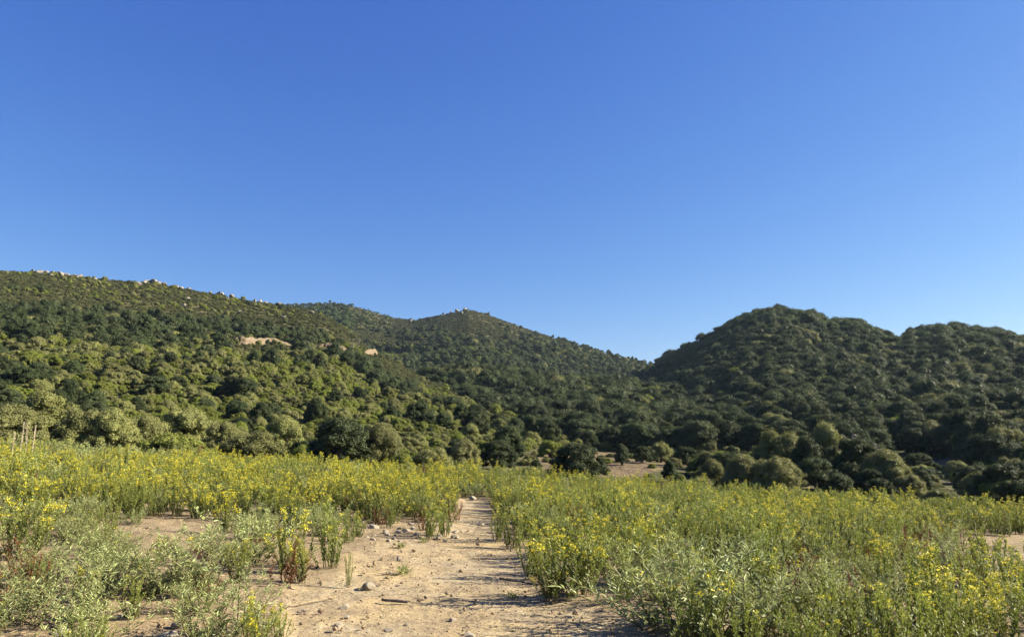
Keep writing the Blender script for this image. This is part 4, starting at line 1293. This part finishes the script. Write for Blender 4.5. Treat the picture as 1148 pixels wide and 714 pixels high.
# pebbles and crumbs of soil
x, y, g = litter(9000, 16, None)
pv, pf = ICO1
s = np.clip(g.lognormal(-4.75, .55, len(x)), .004, .035)
Vp = pv[None] * (1 + .22 * g.normal(size=(len(x), len(pv), 1))) * s[:, None, None] * np.stack([g.uniform(.7, 1.3, len(x)), g.uniform(.7, 1.3, len(x)), g.uniform(.5, .9, len(x))], 1)[:, None, :]
Vp = Vp + np.stack([x, y, terrain(x, y) - .012 + s * .3], 1)[:, None, :]
Fp = (pf[None] + (np.arange(len(x)) * len(pv))[:, None, None]).reshape(-1, 3)
link('gravel', mesh_np('gravel', Vp.reshape(-1, 3), Fp, [M_CLOD], smooth=False), kind='stuff', label='soil crumbs and pebbles on the bare ground')

# ------------------------------------------------------------------ light, sky, camera
HAZE = 5e-5
SUN_EL, SUN_AZ = R_(28.5), R_(82)                          # azimuth from +y towards +x
sd = Vector((math.cos(SUN_EL) * math.sin(SUN_AZ), math.cos(SUN_EL) * math.cos(SUN_AZ), math.sin(SUN_EL)))
sun = bpy.data.lights.new('sun', 'SUN'); sun.energy = 5.0; sun.angle = R_(.53); sun.color = (1, .91, .74)
so = bpy.data.objects.new('sun', sun); COL.objects.link(so); so.rotation_euler = (-sd).to_track_quat('-Z', 'Y').to_euler(); so.location = (60, -10, 60)
w = bpy.data.worlds.new('World'); scene.world = w; w.use_nodes = True
nt = NT(w.node_tree); nt.n.clear()
sky = nt.new('ShaderNodeTexSky', sky_type='NISHITA'); sky.sun_disc = False
sky.sun_elevation = SUN_EL; sky.sun_rotation = SUN_AZ
sky.altitude = 100; sky.air_density = 1.0; sky.dust_density = .3; sky.ozone_density = 6.0
bg = nt.new('ShaderNodeBackground'); bg.inputs['Strength'].default_value = .065
sep = nt.new('ShaderNodeSeparateColor'); cmb = nt.new('ShaderNodeCombineColor')      # deepen the blue as a phone camera does
nt.l.new(sky.outputs[0], sep.inputs[0])
for ch, (g_, a_) in enumerate(((1.30, .82), (1.07, .675), (.60, .80))):
    v_ = nt.math('POWER', nt.math('MULTIPLY', sep.outputs[ch], .2), g_)
    nt.l.new(nt.math('MULTIPLY', v_, a_ / (2 ** 1.82 * .065)), cmb.inputs[ch])
nt.l.new(cmb.outputs[0], bg.inputs[0])
ow = nt.new('ShaderNodeOutputWorld'); nt.l.new(bg.outputs[0], ow.inputs[0])

# thin summer air: one closed volume round the whole place
hz = bpy.data.materials.new('thin_air'); hz.use_nodes = True
nh = NT(hz.node_tree); nh.n.clear(); oh = nh.new('ShaderNodeOutputMaterial')
pv = nh.new('ShaderNodeVolumePrincipled'); pv.inputs['Color'].default_value = (.60, .78, 1, 1); pv.inputs['Density'].default_value = HAZE; pv.inputs['Anisotropy'].default_value = .2
nh.l.new(pv.outputs[0], oh.inputs['Volume'])
bx = np.array([[x, y, z] for z in (ZLOW - 1., ZTOP + 14.) for x, y in ((-3050, -3050), (3050, -3050), (3050, 3050), (-3050, 3050))])
link('haze', mesh_np('haze', bx, np.array([[3, 2, 1, 0], [4, 5, 6, 7], [0, 1, 5, 4], [1, 2, 6, 5], [2, 3, 7, 6], [3, 0, 4, 7]]), [hz]), kind='stuff')

cam = bpy.data.cameras.new('camera'); co = bpy.data.objects.new('camera', cam); COL.objects.link(co)
cam.sensor_width = 36; cam.lens = FPX / 1148 * 36; cam.clip_end = 6000; cam.clip_start = .1
co.location = (0, 0, EYE); co.rotation_euler = (math.pi / 2 + PITCH, 0, 0)
scene.camera = co
vs = scene.view_settings; vs.view_transform = 'Standard'; vs.look = 'None'; vs.exposure = 1.82; vs.gamma = 1; vs.use_curve_mapping = False
cy = scene.cycles
cy.max_bounces = 6; cy.diffuse_bounces = 3; cy.glossy_bounces = 2; cy.transmission_bounces = 4; cy.volume_bounces = 0
cy.use_denoising = True
